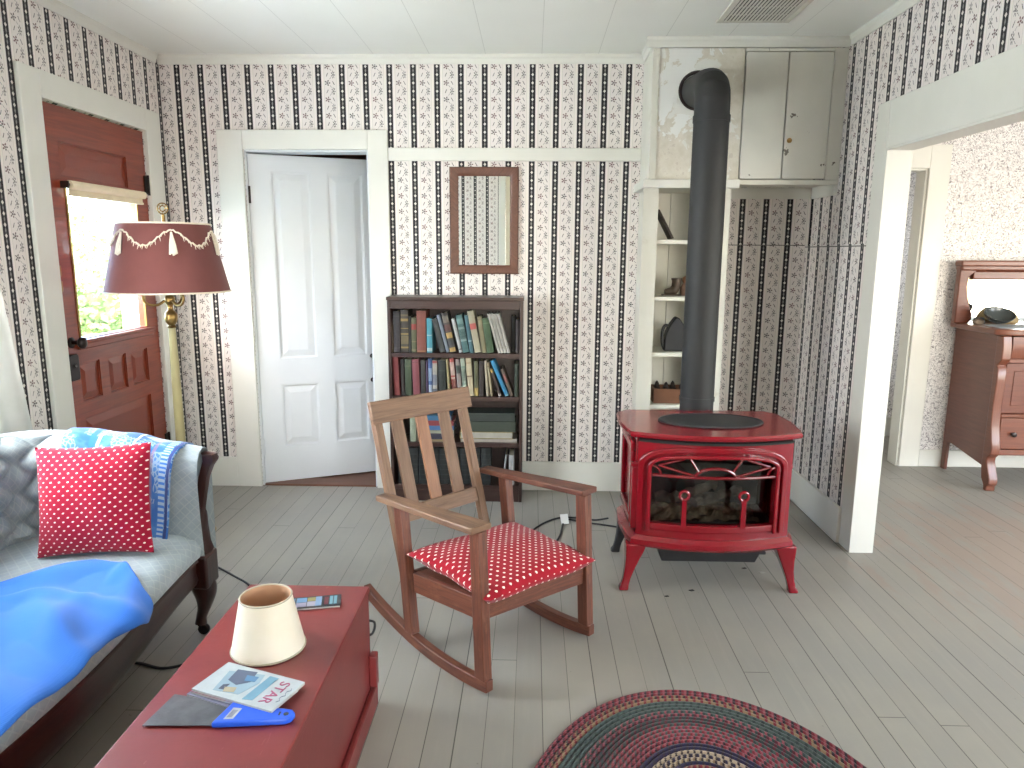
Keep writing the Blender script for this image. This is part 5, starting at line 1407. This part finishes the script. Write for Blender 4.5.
o = obj('braided_rug', b, M['rug'], smooth=True, angle=70); tag(o, 'oval braided rug in red and teal on the grey floorboards', 'rug')

# ================================================================== CORDS
def cord(pts, r=.0045): 
    b = B(); tube(b, smooth_path(pts, 8), r, 8); return b
t = thing('power_cord', 'black power cord looped on the floor beside the red stove', 'cord', (.15, -.9, 0))
z = .0052
obj('cable', cord([(.44, -.50, z), (.36, -.53, z), (.26, -.50, z), (.16, -.52, z+.004), (.07, -.60, z), (.0, -.74, z), (-.02, -.86, z), (.04, -.92, z), (.12, -.88, z), (.16, -.76, z), (.18, -.62, z), (.20, -.55, z+.009), (.30, -.57, z), (.40, -.60, z), (.52, -.66, z), (.60, -.80, z)], .005), M['black_plastic'], t, smooth=True)
b = B(); box(b, -.022, .022, -.0015, .0015, 0, .055, Matrix.Translation((.195, -.60, .006)) @ Matrix.Rotation(.25, 4, 'Z') @ Matrix.Rotation(-.6, 4, 'X')); obj('paper_tag', b, M['white_plastic'], t, label='white tag')
t = tag(obj('lamp_cord', cord([(-1.82, -.92, z), (-1.55, -1.15, z), (-1.36, -1.30, z), (-1.23, -1.42, z), (-1.16, -1.62, z), (-1.10, -1.78, z), (-1.02, -1.95, z), (-.985, -2.02, z)], .0045), M['black_plastic'], smooth=True), 'dark cord on the floor behind the end of the sofa', 'cord')
t = tag(obj('lamp_cord', cord([(-1.86, -2.35, z), (-1.55, -2.05, z), (-1.42, -2.02, z), (-1.30, -2.05, z), (-1.20, -2.0, z), (-1.12, -1.94, z), (-1.02, -2.06, z), (-.98, -2.10, z)], .005), M['black_plastic'], smooth=True), 'dark cord on the floor running under the sofa', 'cord')

# small debris on the boards in front of the stove
for i, (x, y, s, lab) in enumerate(((.60, -1.42, .010, 'dark flake on the floor near the left front leg of the stove'), (.72, -1.36, .013, 'dark flake on the floor under the middle of the stove'), (1.09, -1.16, .018, 'pale paint chip on the floor by the right front leg of the stove'), (1.02, -1.12, .012, 'dark flake on the floor right of the ash pan'))):
    b = B(); prism(b, [(x-s, y), (x-.2*s, y-.6*s), (x+s, y-.2*s), (x+.5*s, y+.6*s)], 'xy', .0004, .003)
    tag(obj('flake', b, colour(60, 52, 48) if i != 2 else colour(220, 214, 204)), lab, 'debris', 'flakes on the floor')

# ================================================================== CEILING VENT
vx0, vx1, vy0, vy1 = .872, 1.222, -.975, -.600
t = thing('ceiling_vent', 'square slatted air vent in the white ceiling', 'vent', ((vx0+vx1)/2, (vy0+vy1)/2, H))
b = B(); w = .030; zt = H-.0005
for q in ((vx0, vx0+w, vy0, vy1), (vx1-w, vx1, vy0, vy1), (vx0+w, vx1-w, vy0, vy0+w), (vx0+w, vx1-w, vy1-w*.5, vy1)): box(b, *q, zt-.010, zt)
obj('frame', b, M['vent'], t, bevel=.003)
obj('backing', bx(vx0+w, vx1-w, vy0+w, vy1-w*.5, zt-.002, zt), M['vent_dark'], t)
for i in range(17):
    x = vx0+w+.010+(vx1-vx0-2*w-.020)*i/16
    b = B(); beam(b, (x, vy0+w, zt-.007), (x, vy1-w*.5, zt-.007), .0085, .0018, up=(.3, 0, .95)); obj('slat', b, M['vent'], t)
b = B()
for k in (1, 2): box(b, vx0+w, vx1-w, vy0+w+(vy1-vy0-1.5*w)*k/3-.002, vy0+w+(vy1-vy0-1.5*w)*k/3+.002, zt-.011, zt-.0095)
obj('crossbar', b, M['vent'], t)

# ================================================================== DRESSER IN THE NEXT ROOM
dx0, dx1, dyf, dyb = 2.885, 3.88, .105, .612; DZ = 1.025
t = thing('dresser', 'reddish oak dresser with mirror back in the next room', 'dresser', (3.4, .36, 0))
b = B(); top = [(dx0-.045, dyb), (dx0-.045, dyf+.02), (dx0+.03, dyf-.025)] + [(dx0+.03+(dx1-dx0-.06)*i/10, dyf-.025-.03*math.sin(PI*i/10)) for i in range(1, 10)] + [(dx1-.03, dyf-.025), (dx1+.045, dyf+.02), (dx1+.045, dyb)]
prism(b, top, 'xy', DZ-.036, DZ); obj('top', b, M['dresser_wood'], t, bevel=.008, seg=3)
b = B()
side = [(dyb-.001, .0), (dyb-.001, DZ-.037), (dyf+.03, DZ-.037), (dyf+.03, .22), (dyf+.06, .15), (dyb-.10, .20), (dyb-.05, .19), (dyb-.045, .0)]
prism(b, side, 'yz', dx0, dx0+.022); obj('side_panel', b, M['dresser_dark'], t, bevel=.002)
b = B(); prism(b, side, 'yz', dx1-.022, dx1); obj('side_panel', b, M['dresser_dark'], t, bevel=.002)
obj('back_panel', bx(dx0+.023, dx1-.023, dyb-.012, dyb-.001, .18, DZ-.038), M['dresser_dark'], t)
for x in (dx0+.028, dx1-.028):
    P = [(dyf+.030, DZ-.04), (dyf+.006, DZ-.04), (dyf-.006, .92), (dyf-.008, .84), (dyf+.004, .825), (dyf+.030, .80), (dyf+.016, .78), (dyf+.012, .70), (dyf+.018, .55), (dyf+.014, .42), (dyf-.006, .33), (dyf-.022, .28), (dyf-.018, .24), (dyf+.010, .215), (dyf+.014, .19), (dyf-.010, .13), (dyf-.032, .085), (dyf-.034, .05), (dyf-.015, .03), (dyf-.014, .0), (dyf+.016, .0), (dyf+.020, .035), (dyf+.048, .07), (dyf+.062, .14), (dyf+.062, .22), (dyf+.062, DZ-.04)]
    b = B(); prism(b, P, 'yz', x-.030, x+.028); obj('front_leg', b, M['dresser_wood'], t, bevel=.006)
b = B(); L = []
for i in range(13):
    x = dx0+.06+(dx1-dx0-.12)*i/12; bw = -.028*math.sin(PI*i/12)
    L.append([(x, dyf+.012+bw, .845), (x, dyf+.0+bw, .88), (x, dyf-.004+bw, .93), (x, dyf+.004+bw, .980), (x, dyf+.05, .982), (x, dyf+.05, .845)])
loft(b, L); dr = obj('drawer', b, M['dresser_wood'], t, smooth=True, angle=50)
def dknob(x, y, z, par):
    b = B(); lathe(b, [(.001, 0), (.008, .001), (.007, .012), (.016, .020), (.015, .028), (.001, .032)], (x, y, z), 14, Matrix.Rotation(PI/2, 3, 'X')); obj('knob', b, M['knob'], par, smooth=True)
for x in (dx0+.30, dx1-.30): dknob(x, dyf-.018, .915, dr)
obj('rail', bx(dx0+.059, dx1-.059, dyf+.02, dyf+.06, .815, .842), M['dresser_wood'], t, bevel=.004)
obj('rail', bx(dx0+.059, dx1-.059, dyf+.02, dyf+.06, .470, .492), M['dresser_wood'], t, bevel=.004)
obj('rail', bx(dx0+.059, dx1-.059, dyf+.02, dyf+.06, .225, .262), M['dresser_wood'], t, bevel=.004)
for x0, x1 in ((dx0+.062, (dx0+dx1)/2-.004), ((dx0+dx1)/2+.004, dx1-.062)):
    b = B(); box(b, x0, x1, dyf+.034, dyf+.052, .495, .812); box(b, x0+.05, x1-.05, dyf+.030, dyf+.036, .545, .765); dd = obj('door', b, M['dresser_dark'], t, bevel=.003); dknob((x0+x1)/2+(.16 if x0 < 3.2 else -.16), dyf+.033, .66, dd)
b = B(); box(b, dx0+.062, dx1-.062, dyf+.022, dyf+.05, .265, .467); dr = obj('drawer', b, M['dresser_wood'], t, bevel=.006)
for x in (dx0+.14, dx1-.24): dknob(x, dyf+.022, .365, dr)
# mirror back
my = .56
for sg, x in ((1, dx0-.070), (-1, dx1+.070)):
    P = [(0, 0), (0, .375), (.012, .40), (.105, .40), (.105, .335), (.085, .325), (.060, .30), (.055, .24), (.066, .17), (.086, .11), (.108, .06), (.108, .025), (.09, 0)]
    b = B(); prism(b, [(x+sg*px, DZ+.001+pz) for px, pz in P], 'xz', my-.045, my+.005); obj('mirror_bracket', b, M['dresser_dark'], t, bevel=.006)
b = B(); box(b, dx0-.068, dx1+.068, my-.055, my+.02, DZ+.345, DZ+.405); box(b, dx0-.076, dx1+.076, my-.065, my+.02, DZ+.372, DZ+.412); box(b, dx0+.03, dx1-.03, my-.02, my+.02, DZ+.285, DZ+.345)
obj('mirror_rail', b, M['dresser_wood'], t, bevel=.010, seg=3)
obj('mirror_glass', bx(dx0-.02, dx1+.02, my+.006, my+.010, DZ+.004, DZ+.30), M['mirror'], t)
obj('mirror_backing', bx(dx0-.04, dx1+.04, my+.0105, my+.02, DZ+.002, DZ+.34), M['dresser_dark'], t)
# things on the dresser
tz = DZ
b = B(); prism(b, [(2.900, .18), (3.62, .18), (3.60, .41), (2.930, .41)], 'xy', tz+.0005, tz+.003); tag(obj('runner', b, colour(206, 214, 224)), 'pale runner cloth lying along the dresser top', 'cloth')
b = B(); lathe(b, [(.001, 0), (.045, 0), (.085, .018), (.112, .045), (.118, .056), (.113, .056), (.104, .046), (.078, .024), (.001, .010)], (2.990, .365, tz+.030), 36, Matrix.Rotation(.55, 3, 'X'), sx=.80, sy=.66); tag(obj('bowl', b, colour(72, 80, 80, .25), smooth=True, angle=50), 'dark grey oval bowl on the dresser top', 'bowl')
def rock(name, c, r, col, lab, seed, sq=(1, 1, 1)):
    b = B(); random.seed(seed); ph = [random.random()*6 for _ in range(6)]
    def f(u, v):
        th, p = 2*PI*u, PI*v; k = 1+.12*math.sin(3*th+ph[0])*math.sin(p)+.10*math.sin(5*th+ph[1]+2*p)+.08*math.sin(4*p+ph[2])
        z = math.cos(p)*r*k*sq[2]
        return (c[0]+math.cos(th)*math.sin(p)*r*k*sq[0], c[1]+math.sin(th)*math.sin(p)*r*k*sq[1], c[2]+max(z, -r*sq[2]*.55)+r*sq[2]*.55)
    surf(b, f, 20, 12); bmesh.ops.remove_doubles(b, verts=b.verts, dist=.0004); bmesh.ops.recalc_face_normals(b, faces=b.faces)
    return tag(obj(name, b, colour(*col, .85), smooth=True, angle=45), lab, 'rock', 'rocks on the dresser')
rock('rock', (2.915, .425, tz+.0005), .030, (186, 164, 142), 'small tan stone left of the bowl on the dresser', 3, (1.1, .6, .9))
rock('rock', (2.950, .475, tz+.0005), .030, (120, 126, 126), 'small grey stone behind the bowl on the dresser', 5, (1.3, .5, .9))
rock('rock', (3.115, .475, tz+.0005), .060, (206, 178, 126), 'large yellowish rock behind the bowl on the dresser', 8, (1.2, .55, .95))
rock('rock', (3.235, .27, tz+.0032), .03, (84, 60, 120), 'small purple stone right of the bowl on the dresser', 9, (1.0, .8, 1.0))

# ================================================================== CURTAIN AT THE LEFT WINDOW
t = thing('curtain', 'sheer white curtain at the window left of the brown door', 'curtain', (-2.09, -2.3, .45))
def curt(u, v):
    y = -1.545 - 1.64*u - .14*(1-v)*(1-u)*(1 if u < .5 else .2); z = .44+1.80*(1-v)
    flare = .02*v*v*(1-u)
    y += .10*v*(1-u)**6
    return (-2.105+.022*math.sin(u*62+.6*math.sin(v*3))*(.5+.5*v)+flare, y-.10*(1-v)*0, z)
b = B(); surf(b, curt, 140, 24, lambda u, v: (u*2.4, v*1.8)); obj('panel', b, M['sheer'], t, smooth=True, angle=80)
b = B(); tube(b, [(-2.105, -1.42, 2.245), (-2.105, -3.2, 2.245)], .011, 12)
for y in (-1.46, -3.16): tube(b, [(-2.169, y, 2.245), (-2.105, y, 2.245)], .006, 8)
obj('rod', b, M['brass'], t, smooth=True)

# ================================================================== OUTSIDE THE BROWN DOOR
struct('porch_floor', bx(-3.9, -2.41, -3.5, 4.5, -.1, -.005), M['white'])
struct('lawn', bx(-60, -3.91, -30, 70, -.5, -.42), M['grass'])
b = B(); box(b, -3.80, -3.68, 2.22, 2.34, -.0049, 2.6); box(b, -3.83, -3.65, 2.19, 2.37, 2.42, 2.6); box(b, -3.83, -3.65, 2.19, 2.37, -.0049, .14)
t = tag(obj('porch_post', b, M['white'], bevel=.008), 'white square porch post seen through the brown door window', 'post')
def shrub(c, r, h, n, mat, lab, seed):
    random.seed(seed); t = thing('shrub', lab, 'shrub', (c[0], c[1], -.42), 'shrubs beyond the porch')
    b = B(); uvl = b.loops.layers.uv.active
    for i in range(n):
        th = random.random()*2*PI; ph = math.acos(1-1.75*random.random()); k = (.55+.45*random.random())
        p = Vector((c[0]+math.cos(th)*math.sin(ph)*r*k, c[1]+math.sin(th)*math.sin(ph)*r*k, -.42+h*.5+math.cos(ph)*h*.5*k))
        a = Vector((random.gauss(0, 1), random.gauss(0, 1), random.gauss(0, 1))).normalized(); d = a.orthogonal().normalized(); s = .05+.05*random.random()
        vs = [b.verts.new(p+a*s), b.verts.new(p+d*s*.45), b.verts.new(p-a*s), b.verts.new(p-d*s*.45)]; b.faces.new(vs)
    o = obj('foliage', b, M[mat], t); 
    b = B()
    for i in range(5):
        th = i*1.3; tube(b, [(c[0]+.04*math.cos(th), c[1]+.04*math.sin(th), -.42), (c[0]+r*.35*math.cos(th), c[1]+r*.35*math.sin(th), -.42+h*.6)], [.03, .012], 6)
    obj('stem', b, M['bark'], t)
shrub((-7.2, 6.6), 1.0, 1.35, 2600, 'leaf', 'dark green shrub beyond the porch, lowest in the door window', 1)
shrub((-10.5, 12.0), 1.7, 2.9, 3600, 'leaf2', 'tall pale green shrub beyond the porch, middle of the door window', 2)
shrub((-8.8, 8.6), 1.0, 1.7, 2600, 'leaf2', 'pale green shrub beyond the porch, left in the door window', 3)

# ================================================================== CAMERA, LIGHT, RENDER SETTINGS
cam = bpy.data.cameras.new('camera'); co = bpy.data.objects.new('camera', cam); C.objects.link(co)
fpx, yaw, pit, rol = 720.63, -.027, -.1805, .0057
cam.sensor_width = 36; cam.lens = fpx/1024*36; cam.clip_start = .05; cam.clip_end = 200
Fv = Vector((math.sin(yaw)*math.cos(pit), math.cos(yaw)*math.cos(pit), math.sin(pit))); Rv = Vector((math.cos(yaw), -math.sin(yaw), 0)); Uv = Rv.cross(Fv)
R2 = Rv*math.cos(rol)+Uv*math.sin(rol); U2 = -Rv*math.sin(rol)+Uv*math.cos(rol)
co.matrix_world = Matrix.Translation((0, -4.361, 1.4706)) @ Matrix((R2, U2, -Fv)).transposed().to_4x4()
bpy.context.scene.camera = co

def window_light(name, loc, direction, sx, sy, power, col):
    l = bpy.data.lights.new(name, 'AREA'); l.shape = 'RECTANGLE'; l.size = sx; l.size_y = sy; l.energy = power; l.color = col
    o = bpy.data.objects.new(name, l); C.objects.link(o); o.location = loc; o.rotation_euler = Vector(direction).to_track_quat('-Z', 'Z' if abs(direction[2]) < .9 else 'Y').to_euler(); return o
L = LIGHTS
window_light('sky_light_left_window', (-2.40, -2.325, 1.40), (1, .05, -.45), 1.25, 1.30, L['left'], (.66, .78, 1.0))
window_light('garden_light_left_window', (-2.42, -2.325, 1.40), (1, 0, .60), 1.25, 1.30, L['left_up'], (1.0, .955, .85))
window_light('daylight_door_window', (-2.40, -.66, 1.42), (1, -.1, -.35), .66, .72, L['door'], (.36, .60, 1.0))
window_light('added_fill_hall', (.8, -6.70, 1.45), (-.1, 1, .25), 1.35, 1.4, L['hall'], (1.0, .98, .92))  # added fill light from behind the camera, through the added hall window
window_light('daylight_parlor_window', (5.42, -2.62, 1.32), (-1, .12, .1), 2.7, 1.65, L['parlor'], (1.0, .98, .95))
window_light('daylight_parlor_rear', (3.5, -4.25, 1.42), (-.05, 1, -.05), 1.8, 1.4, L['parlor2'], (1.0, .98, .95))
window_light('added_light_passage', (3.70, 1.12, 1.45), (-1, 0, 0), .5, 1.2, L['passage'], (1.0, .97, .95))  # added light that brightens the passage, no source in view
w = bpy.data.worlds.new('sky'); bpy.context.scene.world = w; w.use_nodes = True; nt = w.node_tree; nt.nodes.clear()
sk = nt.nodes.new('ShaderNodeTexSky'); sk.sky_type = 'NISHITA'; sk.sun_disc = False; sk.sun_elevation = math.radians(42); sk.sun_rotation = math.radians(200); sk.air_density = 1.2; sk.dust_density = 2.5
bg = nt.nodes.new('ShaderNodeBackground'); bg.inputs['Strength'].default_value = L['sky']; ou = nt.nodes.new('ShaderNodeOutputWorld')
nt.links.new(sk.outputs[0], bg.inputs[0]); nt.links.new(bg.outputs[0], ou.inputs[0])
vs = bpy.context.scene.view_settings
bpy.context.scene.display_settings.display_device = 'sRGB'
vs.view_transform = 'Standard'; vs.look = 'None'; vs.exposure = L['exp']; vs.gamma = 1.0; vs.use_curve_mapping = False
